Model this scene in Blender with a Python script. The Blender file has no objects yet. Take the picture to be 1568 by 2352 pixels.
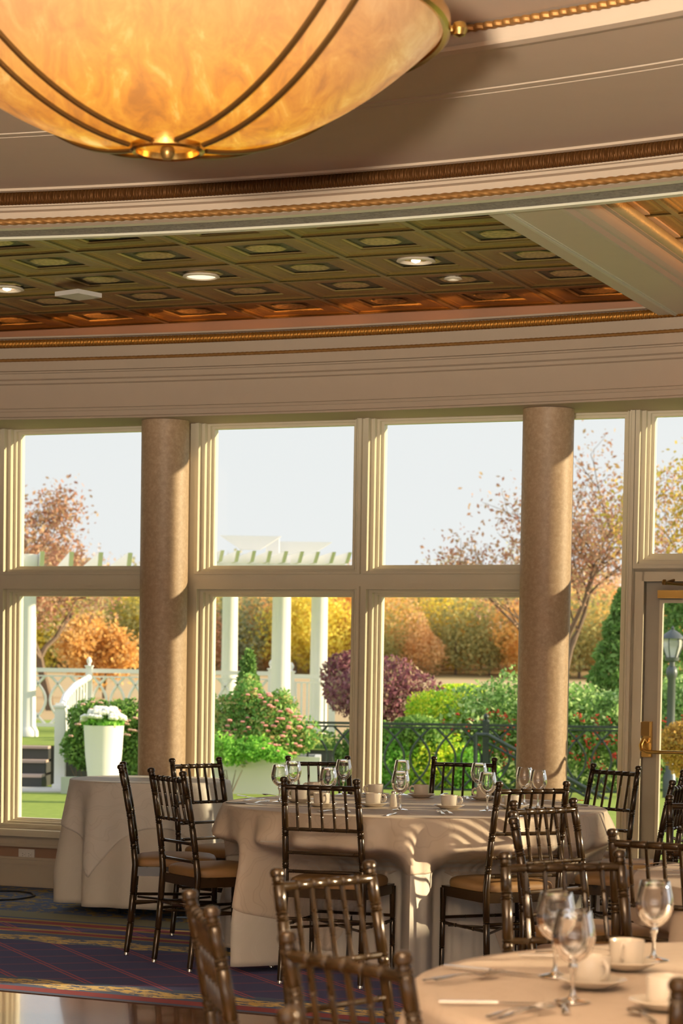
import bpy, math, random
import numpy as np
from mathutils import Vector, Matrix
random.seed(7); rng = np.random.default_rng(7)
C = bpy.context.scene.collection; PI = math.pi
sc = bpy.context.scene

# ---------------------------------------------------------------- camera, light, exposure
CAM_H = 1.4; FPX = 5200.0; PITCH = math.radians(-2.8); ROLL = .0158
PPX, PPY = 784.0, 1176 + 359 - math.tan(PITCH)*FPX
cd = bpy.data.cameras.new('camera'); cam = bpy.data.objects.new('camera', cd); C.objects.link(cam)
cam.location = (0, 0, CAM_H)
cam.rotation_mode = 'QUATERNION'
cam.rotation_quaternion = (Matrix.Rotation(PI/2+PITCH, 3, 'X') @ Matrix.Rotation(ROLL, 3, 'Z')).to_quaternion()
cd.sensor_width = 36; cd.sensor_fit = 'AUTO'; cd.lens = FPX/2352*36
cd.shift_y = (PPY-1176)/2352; cd.clip_end = 3000
cd.dof.use_dof = True; cd.dof.focus_distance = 10.3; cd.dof.aperture_fstop = 6.3
sc.camera = cam
sc.view_settings.view_transform = 'Standard'; sc.view_settings.look = 'None'
sc.view_settings.exposure = 0.35; sc.view_settings.gamma = 1; sc.view_settings.use_curve_mapping = False

world = bpy.data.worlds.new('sky'); sc.world = world; world.use_nodes = True
wn = world.node_tree.nodes; wl = world.node_tree.links
bg = wn['Background']; bg.inputs[1].default_value = 0.75
tc = wn.new('ShaderNodeTexCoord'); sx = wn.new('ShaderNodeSeparateXYZ'); rp = wn.new('ShaderNodeValToRGB')
wl.new(tc.outputs['Generated'], sx.inputs[0]); wl.new(sx.outputs[2], rp.inputs[0]); wl.new(rp.outputs[0], bg.inputs[0])
rp.color_ramp.elements[0].position = 0.0; rp.color_ramp.elements[0].color = (.97, .97, .97, 1)
rp.color_ramp.elements[1].position = .6; rp.color_ramp.elements[1].color = (.90, .93, 1.0, 1)

SUN_DIR = Vector((math.cos(math.radians(-1)), math.sin(math.radians(-1)), math.tan(math.radians(14.3)))).normalized()
sd = bpy.data.lights.new('sun', 'SUN'); sd.energy = 7.6; sd.color = (1.0, .77, .48); sd.angle = math.radians(1.2)
so = bpy.data.objects.new('sun', sd); C.objects.link(so); so.rotation_mode = 'QUATERNION'
so.rotation_quaternion = SUN_DIR.to_track_quat('Z', 'Y')

def area(name, loc, aim, sx_, sy_, power, col):
    l = bpy.data.lights.new(name, 'AREA'); l.shape = 'RECTANGLE'; l.size = sx_; l.size_y = sy_; l.energy = power; l.color = col
    o = bpy.data.objects.new(name, l); C.objects.link(o); o.location = loc
    o.rotation_mode = 'QUATERNION'; o.rotation_quaternion = (Vector(aim)-Vector(loc)).to_track_quat('-Z', 'Y'); return o
ul = area('fill_uplight', (-.8, -1.5, 1.4), (-.6, 2.7, 8.0), .35, .35, 1950, (1.0, .86, .68)); ul.data.spread = math.radians(112)  # unseen lamp added behind the camera to brighten the ceiling
area('rear_fill_light', (-2.5, -4.6, 1.7), (0, 6, 1.5), 7, 2.4, 35, (1.0, .86, .70))  # soft fill panel added behind the camera, not an actual window
area('floor_fill_light', (-2.0, -2.9, .06), (-2.0, -2.0, 4), 8, 4, 560, (1.0, .87, .72))  # upward fill panel added near the floor, out of view; no sunlit floor there

# ---------------------------------------------------------------- geometry helpers
TH = math.radians(22.5)
U = Vector((math.cos(TH), -math.sin(TH), 0)); N = Vector((math.sin(TH), math.cos(TH), 0)); P0 = Vector((-1.9, 14.15, 0))
def W(u, n, z): return P0 + U*u + N*n + Vector((0, 0, z))
fw = Vector((0, math.cos(PITCH), math.sin(PITCH))); up0 = Vector((0, -math.sin(PITCH), math.cos(PITCH))); rt0 = Vector((1, 0, 0))
RT = rt0*math.cos(ROLL) + up0*math.sin(ROLL); UP = up0*math.cos(ROLL) - rt0*math.sin(ROLL); C0 = Vector((0, 0, CAM_H))
def ray(x, y): return fw + RT*((x-PPX)/FPX) - UP*((y-PPY)/FPX)
def at_z(x, y, z): r = ray(x, y); return C0 + r*((z-CAM_H)/r.z)
def at_y(x, y, Y): r = ray(x, y); return C0 + r*(Y/r.y)
def onwall(x, y, off=0.0):
    r = ray(x, y); t = (P0+N*off-C0).dot(N)/r.dot(N); p = C0+r*t; return (p-P0).dot(U), p.z

class MB:
    def __init__(s): s.v = []; s.f = []
    def add(s, vs, fs):
        b = len(s.v); s.v += [tuple(v) for v in vs]; s.f += [tuple(b+i for i in f) for f in fs]; return s
    def box(s, x0, x1, y0, y1, z0, z1, fn=None):
        vs = [(x, y, z) for z in (z0, z1) for y in (y0, y1) for x in (x0, x1)]
        if fn: vs = [fn(*v) for v in vs]
        return s.add(vs, [(0, 2, 3, 1), (4, 5, 7, 6), (0, 1, 5, 4), (2, 6, 7, 3), (0, 4, 6, 2), (1, 3, 7, 5)])
    def tube(s, pts, rad, seg=10, caps=True, closed=False, flat=1.0):
        pts = [Vector(p) for p in pts]; n = len(pts)
        if not hasattr(rad, '__len__'): rad = [rad]*n
        vs = []; prev = None
        for i, p in enumerate(pts):
            if closed: d = pts[(i+1) % n]-pts[i-1]
            else: d = pts[min(i+1, n-1)]-pts[max(i-1, 0)]
            d.normalize()
            if prev is None:
                a = Vector((0, 0, 1)) if abs(d.z) < .9 else Vector((1, 0, 0))
                prev = (a-d*a.dot(d)).normalized()
            else: prev = (prev-d*prev.dot(d)).normalized()
            b = d.cross(prev)
            for k in range(seg):
                t = 2*PI*k/seg; vs.append(p+(prev*math.cos(t)*flat+b*math.sin(t))*rad[i])
        fs = []
        m = n if closed else n-1
        for i in range(m):
            j = (i+1) % n
            for k in range(seg): l = (k+1) % seg; fs.append((i*seg+k, i*seg+l, j*seg+l, j*seg+k))
        if caps and not closed: fs += [tuple(range(seg-1, -1, -1)), tuple((n-1)*seg+k for k in range(seg))]
        return s.add(vs, fs)
    def lathe(s, prof, seg=24, c=(0, 0, 0), caps=True):
        vs = []; fs = []; n = len(prof)
        for r, z in prof:
            for k in range(seg): t = 2*PI*k/seg; vs.append((c[0]+r*math.cos(t), c[1]+r*math.sin(t), c[2]+z))
        for i in range(n-1):
            for k in range(seg): l = (k+1) % seg; fs.append((i*seg+k, i*seg+l, (i+1)*seg+l, (i+1)*seg+k))
        if caps:
            if prof[0][0] > 1e-5: fs.append(tuple(range(seg-1, -1, -1)))
            if prof[-1][0] > 1e-5: fs.append(tuple((n-1)*seg+k for k in range(seg)))
        return s.add(vs, fs)
    def sweep(s, prof, c, a0, a1, n, fn=None):
        vs = []; fs = []; m = len(prof)
        for i in range(n+1):
            a = a0+(a1-a0)*i/n
            for j, (r, z) in enumerate(prof):
                if fn: r, z = fn(a, j, r, z)
                vs.append((c[0]+r*math.cos(a), c[1]+r*math.sin(a), z))
        for i in range(n):
            for j in range(m-1): fs.append((i*m+j, i*m+j+1, (i+1)*m+j+1, (i+1)*m+j))
        return s.add(vs, fs)
    def prism(s, poly, y0, y1, fn=None):     # poly in (x, z), extruded along y
        n = len(poly); vs = [(x, y0, z) for x, z in poly]+[(x, y1, z) for x, z in poly]
        if fn: vs = [fn(*v) for v in vs]
        return s.add(vs, [tuple(range(n)), tuple(range(2*n-1, n-1, -1))]+[(i, i+n, (i+1) % n+n, (i+1) % n) for i in range(n)])

def obj(name, mb, mat, parent=None, smooth=False, loc=None, angle=40):
    me = bpy.data.meshes.new(name)
    if isinstance(mb, MB): me.from_pydata(mb.v, [], mb.f)
    else:
        V, F = mb
        me.vertices.add(len(V)); me.vertices.foreach_set('co', V.astype(np.float32).ravel())
        k = F.shape[1]; me.loops.add(F.size); me.loops.foreach_set('vertex_index', F.astype(np.int32).ravel())
        me.polygons.add(len(F)); me.polygons.foreach_set('loop_start', np.arange(0, F.size, k, dtype=np.int32)); me.update(calc_edges=True)
    me.update()
    o = bpy.data.objects.new(name, me); C.objects.link(o)
    me.materials.append(mat)
    if smooth:
        me.polygons.foreach_set('use_smooth', [True]*len(me.polygons))
        try: me.set_sharp_from_angle(angle=math.radians(angle))
        except Exception: pass
    if parent: o.parent = parent
    if loc is not None: o.location = loc
    return o
def recalc(o):
    import bmesh
    b = bmesh.new(); b.from_mesh(o.data); bmesh.ops.recalc_face_normals(b, faces=b.faces); b.to_mesh(o.data); b.free(); return o
def thing(name, label, cat, loc=(0, 0, 0), rz=0, group=None):
    o = bpy.data.objects.new(name, None); C.objects.link(o); o.location = loc; o.rotation_euler = (0, 0, rz)
    o.empty_display_size = .1
    return tag(o, label, cat, group)
def tag(o, label, cat, group=None):
    o['label'] = label; o['category'] = cat
    if group: o['group'] = group
    return o
def struct(o): o['kind'] = 'structure'; return o
def sempty(name, loc=(0, 0, 0)):
    o = bpy.data.objects.new(name, None); C.objects.link(o); o.location = loc; o.empty_display_size = .1; return struct(o)
def dup(root, loc=None, rz=None, label=None, group=None, used=[]):
    r = root.copy(); C.objects.link(r)
    if loc is not None: r.location = loc
    if rz is not None: r.rotation_euler = (0, 0, rz)
    if label: r['label'] = label
    if group: r['group'] = group
    for ch in list(root.children):
        c = ch.copy(); C.objects.link(c); c.parent = r
        for g in ch.children:
            d = g.copy(); C.objects.link(d); d.parent = c
    return r

# ---------------------------------------------------------------- materials
def srgb(r, g, b):
    f = lambda c: (c/255/12.92 if c <= 10 else ((c/255+.055)/1.055)**2.4); return (f(r), f(g), f(b), 1)
class NT:
    def __init__(s, name):
        s.m = bpy.data.materials.new(name); s.m.use_nodes = True; s.t = s.m.node_tree; s.n = s.t.nodes; s.l = s.t.links
        s.b = s.n['Principled BSDF']; s.out = s.n['Material Output']
    def node(s, t, **kw):
        n = s.n.new('ShaderNode'+t)
        for k, v in kw.items(): setattr(n, k, v)
        return n
    def math(s, op, a, b=None, c=None):
        n = s.n.new('ShaderNodeMath'); n.operation = op
        for i, v in enumerate((a, b, c)):
            if v is None: continue
            if isinstance(v, (int, float)): n.inputs[i].default_value = v
            else: s.l.new(v, n.inputs[i])
        return n.outputs[0]
    def mix(s, fac, a, b, mode='MIX'):
        n = s.n.new('ShaderNodeMix'); n.data_type = 'RGBA'; n.blend_type = mode
        for i, v in ((0, fac), (6, a), (7, b)):
            if isinstance(v, (int, float)): n.inputs[i].default_value = v
            elif isinstance(v, tuple): n.inputs[i].default_value = v
            else: s.l.new(v, n.inputs[i])
        return n.outputs[2]
    def ramp(s, fac, els, interp='LINEAR'):
        n = s.n.new('ShaderNodeValToRGB'); s.l.new(fac, n.inputs[0]); cr = n.color_ramp; cr.interpolation = interp
        while len(cr.elements) < len(els): cr.elements.new(.5)
        for e, (p, c) in zip(cr.elements, els): e.position = p; e.color = c
        return n.outputs[0]
    def noise(s, scale, detail=3, rough=.5, vec=None, dist=0):
        n = s.n.new('ShaderNodeTexNoise'); n.inputs['Scale'].default_value = scale; n.inputs['Detail'].default_value = detail
        n.inputs['Roughness'].default_value = rough; n.inputs['Distortion'].default_value = dist
        if vec is None: vec = s.coord()
        s.l.new(vec, n.inputs['Vector']); return n.outputs['Fac']
    def coord(s, kind='Object'):
        n = s.n.new('ShaderNodeTexCoord'); return n.outputs[kind]
    def pos(s): return s.n.new('ShaderNodeNewGeometry').outputs['Position']
    def bump(s, h, strength=.3, dist=.01):
        n = s.n.new('ShaderNodeBump'); n.inputs['Strength'].default_value = strength; n.inputs['Distance'].default_value = dist
        s.l.new(h, n.inputs['Height']); s.l.new(n.outputs[0], s.b.inputs['Normal'])
    def set(s, col=None, rough=None, metal=None, **kw):
        for k, v in (('Base Color', col), ('Roughness', rough), ('Metallic', metal)):
            if v is None: continue
            if isinstance(v, (int, float, tuple)): s.b.inputs[k].default_value = v
            else: s.l.new(v, s.b.inputs[k])
        for k, v in kw.items(): s.b.inputs[k.replace('_', ' ')].default_value = v
        return s.m
def plain(name, col, rough=.5, metal=0, var=.08, scale=8, bump=0, bscale=60, **kw):
    t = NT(name); nz = t.noise(scale, 4)
    a = tuple(c*(1-var) for c in col[:3])+(1,); b = tuple(min(1, c*(1+var)) for c in col[:3])+(1,)
    c = t.mix(nz, a, b)
    if bump: t.bump(t.noise(bscale, 3), bump, .004)
    return t.set(c, rough, metal, **kw)

m_wall = plain('ceiling_paint', (.42, .335, .25, 1), .75, var=.03, bump=.08, bscale=220)
m_wall2 = plain('recess_paint', (.45, .35, .26, 1), .75, var=.03, bump=.08, bscale=220)
m_trim = plain('cream_trim_paint', (.68, .62, .47, 1), .38, var=.03)
m_trimc = plain('ceiling_trim_paint', (.44, .38, .29, 1), .45, var=.04)
m_ringedge = plain('pale_moulding_paint', (.60, .60, .47, 1), .4, var=.03)
m_pink = plain('pink_beige_wall', (.29, .17, .105, 1), .7, var=.05)
m_beam = plain('radial_beam_paint', (.56, .51, .37, 1), .5, var=.03)
t = NT('grey_carved_plaster'); nz = t.noise(34, 5, .7, dist=1.5); t.bump(nz, .9, .01); m_carved = t.set(t.ramp(nz, [(.35, (.20, .185, .165, 1)), (.6, (.36, .34, .30, 1))]), .6)
t = NT('gilded_moulding'); nz = t.noise(30, 4); m_gold = t.set(t.mix(nz, (.42, .20, .04, 1), (.72, .40, .10, 1)), .38, .85)
t = NT('dark_gilded_flutes'); nz = t.noise(40, 4); m_gilt2 = t.set(t.mix(nz, (.075, .028, .006, 1), (.15, .062, .013, 1)), .5, .6)
t = NT('rope_gilding'); nz = t.noise(40, 4); m_rope = t.set(t.mix(nz, (.26, .12, .03, 1), (.50, .27, .09, 1)), .45, .6)
# pressed tin ceiling
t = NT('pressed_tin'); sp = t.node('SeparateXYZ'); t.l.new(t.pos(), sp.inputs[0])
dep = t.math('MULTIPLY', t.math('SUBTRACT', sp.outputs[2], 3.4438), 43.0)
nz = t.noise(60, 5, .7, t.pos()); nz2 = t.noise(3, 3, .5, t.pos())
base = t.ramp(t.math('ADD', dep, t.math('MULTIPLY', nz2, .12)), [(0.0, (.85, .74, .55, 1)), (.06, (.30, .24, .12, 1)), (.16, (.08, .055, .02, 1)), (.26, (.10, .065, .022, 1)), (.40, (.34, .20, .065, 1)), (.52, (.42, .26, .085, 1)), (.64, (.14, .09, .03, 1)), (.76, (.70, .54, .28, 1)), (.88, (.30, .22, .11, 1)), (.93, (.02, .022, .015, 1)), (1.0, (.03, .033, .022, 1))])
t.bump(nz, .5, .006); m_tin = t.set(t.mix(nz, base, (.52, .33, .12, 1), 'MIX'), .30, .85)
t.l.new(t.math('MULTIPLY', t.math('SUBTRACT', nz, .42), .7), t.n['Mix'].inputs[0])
# marble-look column
t = NT('mottled_column_stone'); n1 = t.noise(45, 6, .75, t.pos()); n2 = t.noise(8, 3, .5, t.pos(), 1)
cc = t.ramp(n1, [(.32, (.30, .205, .12, 1)), (.5, (.385, .275, .17, 1)), (.68, (.49, .37, .245, 1))]); m_col = t.set(t.mix(t.math('MULTIPLY', n2, .35), cc, (.60, .42, .26, 1)), .5)
# wood floor & carpet are defined with the floor
t = NT('chair_bronze_finish'); nz = t.noise(9, 4, .6); m_chair = t.set(t.mix(nz, (.013, .008, .003, 1), (.050, .028, .010, 1)), .2, .15)
m_cush = plain('tan_vinyl_cushion', (.23, .13, .048, 1), .55, var=.08, bump=.1, bscale=200)
m_chrome = plain('polished_steel', (.72, .70, .66, 1), .16, 1, var=.03)
m_brass = plain('polished_brass', (.62, .40, .12, 1), .22, 1, var=.08)
m_brassd = plain('brown_brass', (.24, .14, .04, 1), .35, .8, var=.1)
m_china = plain('ivory_china', (.60, .55, .47, 1), .18, var=.02)
def cloth_mat(name, a, b, tr=.25):
    t = NT(name); v = t.node('TexWave', wave_type='RINGS', rings_direction='SPHERICAL'); v.inputs['Scale'].default_value = 4.5; v.inputs['Distortion'].default_value = 12; v.inputs['Detail'].default_value = 1.5; v.inputs['Detail Scale'].default_value = 1.3
    t.l.new(t.coord(), v.inputs['Vector']); f = t.ramp(v.outputs['Fac'], [(.70, (0, 0, 0, 1)), (.82, (1, 1, 1, 1)), (.94, (.2, .2, .2, 1))])
    col = t.mix(f, a, b); t.set(col, .55)
    t.bump(t.noise(400, 2), .12, .001)
    ts = t.node('BsdfTranslucent'); t.l.new(col, ts.inputs[0]); ms = t.node('MixShader'); ms.inputs[0].default_value = tr
    t.l.new(t.b.outputs[0], ms.inputs[1]); t.l.new(ts.outputs[0], ms.inputs[2]); t.l.new(ms.outputs[0], t.out.inputs[0]); return t.m
m_cloth = cloth_mat('damask_cloth', (.72, .62, .50, 1), (.64, .54, .43, 1))
m_cloth2 = cloth_mat('plain_underlay_cloth', (.70, .66, .58, 1), (.72, .68, .60, 1), .2)
m_clothn = cloth_mat('beige_damask_cloth', (.56, .47, .38, 1), (.52, .43, .34, 1), .2)
# window glass: mostly clear with a fresnel reflection
t = NT('window_glass'); tr = t.node('BsdfTransparent'); tr.inputs[0].default_value = (.97, .985, .975, 1); gl = t.node('BsdfGlossy'); gl.inputs['Roughness'].default_value = .02
lw = t.node('LayerWeight'); lw.inputs[0].default_value = .35; mx = t.node('MixShader'); t.l.new(t.math('MULTIPLY', lw.outputs[0], .35), mx.inputs[0])
t.l.new(tr.outputs[0], mx.inputs[1]); t.l.new(gl.outputs[0], mx.inputs[2]); t.l.new(mx.outputs[0], t.out.inputs[0]); m_pane = t.m
t = NT('drinking_glass'); tr = t.node('BsdfTransparent'); tr.inputs[0].default_value = (.97, .975, .97, 1); gl = t.node('BsdfGlossy'); gl.inputs['Roughness'].default_value = .03; gl.inputs[0].default_value = (1, 1, 1, 1)
lw = t.node('LayerWeight'); lw.inputs[0].default_value = .30; mx = t.node('MixShader'); t.l.new(t.math('ADD', t.math('MULTIPLY', lw.outputs[1], .75), .05), mx.inputs[0])
t.l.new(tr.outputs[0], mx.inputs[1]); t.l.new(gl.outputs[0], mx.inputs[2]); t.l.new(mx.outputs[0], t.out.inputs[0]); m_glass = t.m
t = NT('solid_glass_stem'); m_stem = t.set((1, 1, 1, 1), .02, 0, Transmission_Weight=1.0, IOR=1.45)
def emis(name, col, s): t = NT(name); return t.set((.2, .2, .2, 1), .5, 0, Emission_Color=col, Emission_Strength=s)
m_bulb = emis('lamp_glow', (1, .82, .55, 1), 3.0); m_rope_glow = emis('amber_rope_light', (1, .42, .10, 1), 4.0)
# ---------------------------------------------------------------- room shell
def wbox(mb, u0, u1, n0, n1, z0, z1): return mb.box(u0, u1, n0, n1, z0, z1, W)
GN = .085
def ux(px, y=1200): return onwall(px, y, GN)[0]
Z_HEAD = onwall(650, 982, GN)[1]; Z_TB = onwall(650, 1299, GN)[1]; Z_TT = onwall(650, 1371, GN)[1]; Z_SILL = onwall(43, 1877, GN)[1]
W2a, W2b, W3a = ux(493), ux(812), ux(881); W1a = ux(49)
wide = W2b-W2a; gap = W3a-W2b
W4b = ux(1431); Da = ux(1500); doorg = ux(1521, 1600)
wins = [  # (u0, u1, z0, z1, name number)
 (W1a-gap-wide, W1a-gap, Z_TB, Z_HEAD), (W1a-gap-wide, W1a-gap, Z_SILL, Z_TT),
 (W1a, W1a+wide, Z_TB, Z_HEAD), (W1a, W1a+wide, Z_SILL, Z_TT),
 (W2a, W2b, Z_TB, Z_HEAD), (W2a, W2b, Z_SILL, Z_TT),
 (W3a, W3a+wide, Z_TB, Z_HEAD), (W3a, W3a+wide, Z_SILL, Z_TT),
 (W3a+wide+.17, W4b, Z_SILL, Z_HEAD),
 (Da, Da+.84, onwall(1500, 1272, GN)[1], Z_HEAD),
]
u = Da+.84+gap
for k in range(5):
    wins += [(u, u+wide, Z_TB, Z_HEAD), (u, u+wide, Z_SILL, Z_TT)]; u += wide+gap
U_END = u-gap+.25; U_BEG = -2.6
DZ = onwall(1475, 1335, 0)[1]+.01; DU0 = onwall(1473, 1500, 0)[0]; DU1 = DU0+.95
CAS = .085     # casing width around each opening
def holes_grid(u0, u1, z0, z1, holes, fn, n0, n1, mb):
    us = sorted({u0, u1}|{h[0] for h in holes}|{h[1] for h in holes}); zs = sorted({z0, z1}|{h[2] for h in holes}|{h[3] for h in holes})
    us = [x for x in us if u0 <= x <= u1]; zs = [x for x in zs if z0 <= x <= z1]
    for a, b in zip(us, us[1:]):
        for c, d in zip(zs, zs[1:]):
            mu, mz = (a+b)/2, (c+d)/2
            if any(h[0] < mu < h[1] and h[2] < mz < h[3] for h in holes): continue
            mb.box(a, b, n0, n1, c, d, fn)
holes = [(a-CAS, b+CAS, c-CAS if c > 1 else c-.045, d+CAS) for a, b, c, d in wins]
# the transom gap is thinner than two casings: trim so neighbouring casings do not overlap
hh = []
for (a, b, c, d), w in zip(holes, wins):
    if abs(w[2]-Z_TB) < .001: c = Z_TB-.055
    if abs(w[3]-Z_TT) < .001: d = Z_TT+.06
    d = min(d, 2.935); hh.append((a, b, c, d))
door_hole = (DU0, DU1, -.01, DZ)
mb = MB(); holes_grid(U_BEG, U_END, 0, 3.62, hh+[door_hole], W, 0, .13, mb)
struct(obj('wall_back', mb, m_trim))
# window units
def ring_boxes(mb, o, i, n0, n1):
    (a, b, c, d), (e, f, g, h) = o, i
    wbox(mb, a, e, n0, n1, c, d); wbox(mb, f, b, n0, n1, c, d); wbox(mb, e, f, n0, n1, c, g); wbox(mb, e, f, n0, n1, h, d)
def lerp4(o, i, t): return tuple(x+(y-x)*t for x, y in zip(o, i))
for k, (w, h) in enumerate(zip(wins, hh)):
    root = sempty('window_%d' % (k+1), W((w[0]+w[1])/2, .1, w[2]))
    mb = MB(); st = [(0, .22, -.022), (.22, .30, -.03), (.30, .52, .018), (.52, .60, .008), (.60, .80, .045), (.80, 1.0, .070)]
    for t0, t1, n0 in st: ring_boxes(mb, lerp4(h, w, t0), lerp4(h, w, t1), n0, .12)
    fr = obj('window_frame', mb, m_trim); fr.parent = root; fr.matrix_parent_inverse = Matrix.Translation(-root.location)
    mb = MB(); wbox(mb, w[0]-.01, w[1]+.01, .085, .091, w[2]-.01, w[3]+.01)
    g = obj('window_pane', mb, m_pane, root); g.matrix_parent_inverse = Matrix.Translation(-root.location)
def childof(o, root): o.parent = root; o.matrix_parent_inverse = Matrix.Translation(-Vector(root.location)); return o
# door
door = sempty('door_1', W((DU0+DU1)/2, .05, 0))
mb = MB(); gu0, gu1 = doorg, DU1-.14; gz1 = onwall(1530, 1383, .05)[1]
LF = (DU0+.012, DU1-.012, .01, DZ-.012)
ring_boxes(mb, LF, (gu0, gu1, .28, gz1), .03, .075); childof(obj('door_leaf', mb, plain('grey_beige_door_paint', (.40, .36, .28, 1), .45, var=.03)), door)
mb = MB(); ring_boxes(mb, (gu0-.012, gu1+.012, .268, gz1+.012), (gu0+.006, gu1-.006, .286, gz1-.006), .02, .03); childof(obj('glazing_bead', mb, m_trim), door)
mb = MB(); wbox(mb, gu0, gu1, .05, .056, .28, gz1); childof(obj('door_glass', mb, m_pane), door)
mb = MB(); 
for n0, w0 in ((-.03, .022), (-.018, .042), (.0, .058)):
    wbox(mb, DU0-w0, DU0-.0+.012, n0, .19, 0, DZ+w0); wbox(mb, DU1-.012, DU1+w0, n0, .19, 0, DZ+w0); wbox(mb, DU0, DU1, n0, .19, DZ-.012, DZ+w0)
childof(obj('door_frame', mb, m_trim), door)
pu, pz = onwall(1487, 1698, .03)
mb = MB(); wbox(mb, pu-.028, pu+.028, .005, .03, pz-.10, pz+.10); childof(obj('latch_plate', mb, m_brass), door)
mb = MB(); wbox(mb, pu-.026, pu+.022, -.025, .006, pz+.02, pz+.098); childof(obj('latch_cover', mb, m_brassd), door)
mb = MB(); bz = onwall(1530, 1728, -.06)[1]
mb.tube([W(pu-.0, .0, pz-.02), W(pu-.005, -.05, pz), W(pu-.012, -.075, pz-.03), W(pu-.005, -.085, bz+.012), W(pu+.03, -.085, bz), W(DU1-.06, -.085, bz)], .0105, 10)
wbox(mb, pu-.022, pu+.02, -.02, .006, pz-.095, pz-.02); childof(obj('push_bar', mb, m_brass, smooth=True), door)
cu, cz = onwall(1512, 1366, -.03)
mb = MB(); wbox(mb, cu, cu+.34, -.055, .03, cz-.02, cz+.024); childof(obj('door_closer', mb, m_brass), door)
mb = MB(); mb.tube([W(cu+.17, -.03, cz+.02), W(cu+.17, -.04, cz+.055), W(cu+.06, -.14, cz+.06), W(cu+.09, .0, cz+.085)], .009, 8); mb.lathe([(.012, 0), (.016, .015), (.008, .03)], 10, W(cu+.06, -.14, cz+.05)); childof(obj('closer_arm', mb, m_brassd, smooth=True), door)
# sill board, dado mouldings and baseboard
mb = MB(); wbox(mb, U_BEG, DU0-.07, -.115, .0, Z_SILL-.088, Z_SILL-.062); wbox(mb, U_BEG, DU0-.07, -.095, .0, Z_SILL-.105, Z_SILL-.088); struct(obj('trim_1', mb, m_trim))
mb = MB(); wbox(mb, U_BEG, DU0-.07, -.03, .0, Z_SILL-.16, Z_SILL-.105); wbox(mb, U_BEG, DU0-.07, -.045, 0, Z_SILL-.175, Z_SILL-.158); struct(obj('trim_2', mb, m_trimc))
mb = MB(); wbox(mb, U_BEG, DU0-.07, -.008, .0, .17, Z_SILL-.17); struct(obj('wall_band', mb, m_pink)).name = 'wall_below_window'
mb = MB(); wbox(mb, U_BEG, DU0-.07, -.03, 0, 0, .155); wbox(mb, U_BEG, DU0-.07, -.045, 0, .155, .17); wbox(mb, U_BEG, DU0-.07, -.038, 0, .13, .14); wbox(mb, U_BEG, DU0-.07, -.022, 0, .17, .185); struct(obj('baseboard_back', mb, m_trimc))
# other walls (outside the view): left, rear with window openings, right with tall windows
XL, YR = -8.5, -5.2
c1 = W(U_BEG, 0, 0); c2 = W(U_END, 0, 0)
mb = MB(); mb.box(XL-.2, XL, YR, 17.5, 0, 3.62); struct(obj('wall_left', mb, m_wall))
mb = MB(); wbox(mb, -7.2, U_BEG, 0, .2, 0, 3.62); struct(obj('wall_back_left', mb, m_wall))
mb = MB(); holes_grid(XL, 8.0, 0, 3.62, [(-7.5, -4.3, .3, 2.9), (-3.8, -.6, .3, 2.9), (-.1, 3.1, .3, 2.9), (3.6, 6.8, .3, 2.9)], lambda x, y, z: Vector((x, YR+y, z)), -.2, 0, mb); struct(obj('wall_front', mb, m_wall))
def RW(a, b, z): return c2 + N*(-a) + U*b + Vector((0, 0, z))   # right wall runs back towards the camera
LR = (c2.y-YR)/N.y
RH = [(.15, 1.4, 2.15, 2.85), (1.75, 2.9, 2.0, 2.85), (3.2, 4.3, .4, 2.85), (4.6, 5.7, .4, 2.85), (7.4, 8.5, .4, 2.85), (9.2, 10.4, .4, 2.85)]  # unseen openings, first two raised to keep sun off the lower cloth
for k_ in range(8):
    s0, s1 = LR*k_/8, LR*(k_+1)/8; mb = MB(); holes_grid(s0, s1, 0, 3.62, [(max(a, s0), min(b, s1), c, d) for a, b, c, d in RH if b > s0 and a < s1], RW, 0, .2, mb); struct(obj('wall_right', mb, m_wall))
# roof slab over everything
mb = MB(); mb.add([Vector((XL-.3, YR-.3, z)) for z in (3.62,)]+[Vector((9.5, YR-.3, 3.62)), Vector((9.5, 8.5, 3.62))+Vector((0, 0, 0)), W(U_END+1.2, .3, 3.62), W(U_BEG-.5, .3, 3.62), W(-7.6, .3, 3.62)], [(0, 5, 4, 3, 2, 1)])
bot = list(mb.v); mb.add([(x, y, z+.2) for x, y, z in bot], [(0, 1, 2, 3, 4, 5)])
struct(obj('ceiling_slab', mb, m_wall)).name = 'ceiling_roof'

# ---- ceiling: dome ring, recess, tin field, cornice beam
RC = (-3.45, 1.6); A0, A1 = math.radians(18), math.radians(112)
mb = MB(); mb.sweep([(0.05, 3.512), (7.06, 3.512)], RC, 0, 2*PI, 90); struct(obj('ceiling_recess', mb, m_wall2))
mb = MB(); mb.sweep([(7.06, 3.512), (7.065, 3.50), (7.075, 3.455), (7.055, 3.450), (7.055, 3.436), (7.09, 3.432), (7.12, 3.436), (7.12, 3.44), (7.54, 3.44), (7.541, 3.449), (7.556, 3.449), (7.557, 3.439), (7.60, 3.439), (7.601, 3.449), (7.616, 3.449), (7.617, 3.44), (8.49, 3.44)], RC, 0, 2*PI, 260); struct(obj('ceiling', mb, m_wall, smooth=True, angle=12))
# gilt leaf trim at the recess
mb = MB()
prof = [(7.045+.016*math.cos(t), 3.506-.012+.012*math.sin(t)) for t in [i*PI/4 for i in range(9)]]
mb.sweep(prof, RC, A0, A1, 1600, lambda a, j, r, z: (r-.012*abs(math.sin(a*7.05*PI/.035)), z)); struct(obj('trim_3', mb, m_rope, smooth=True))
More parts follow.
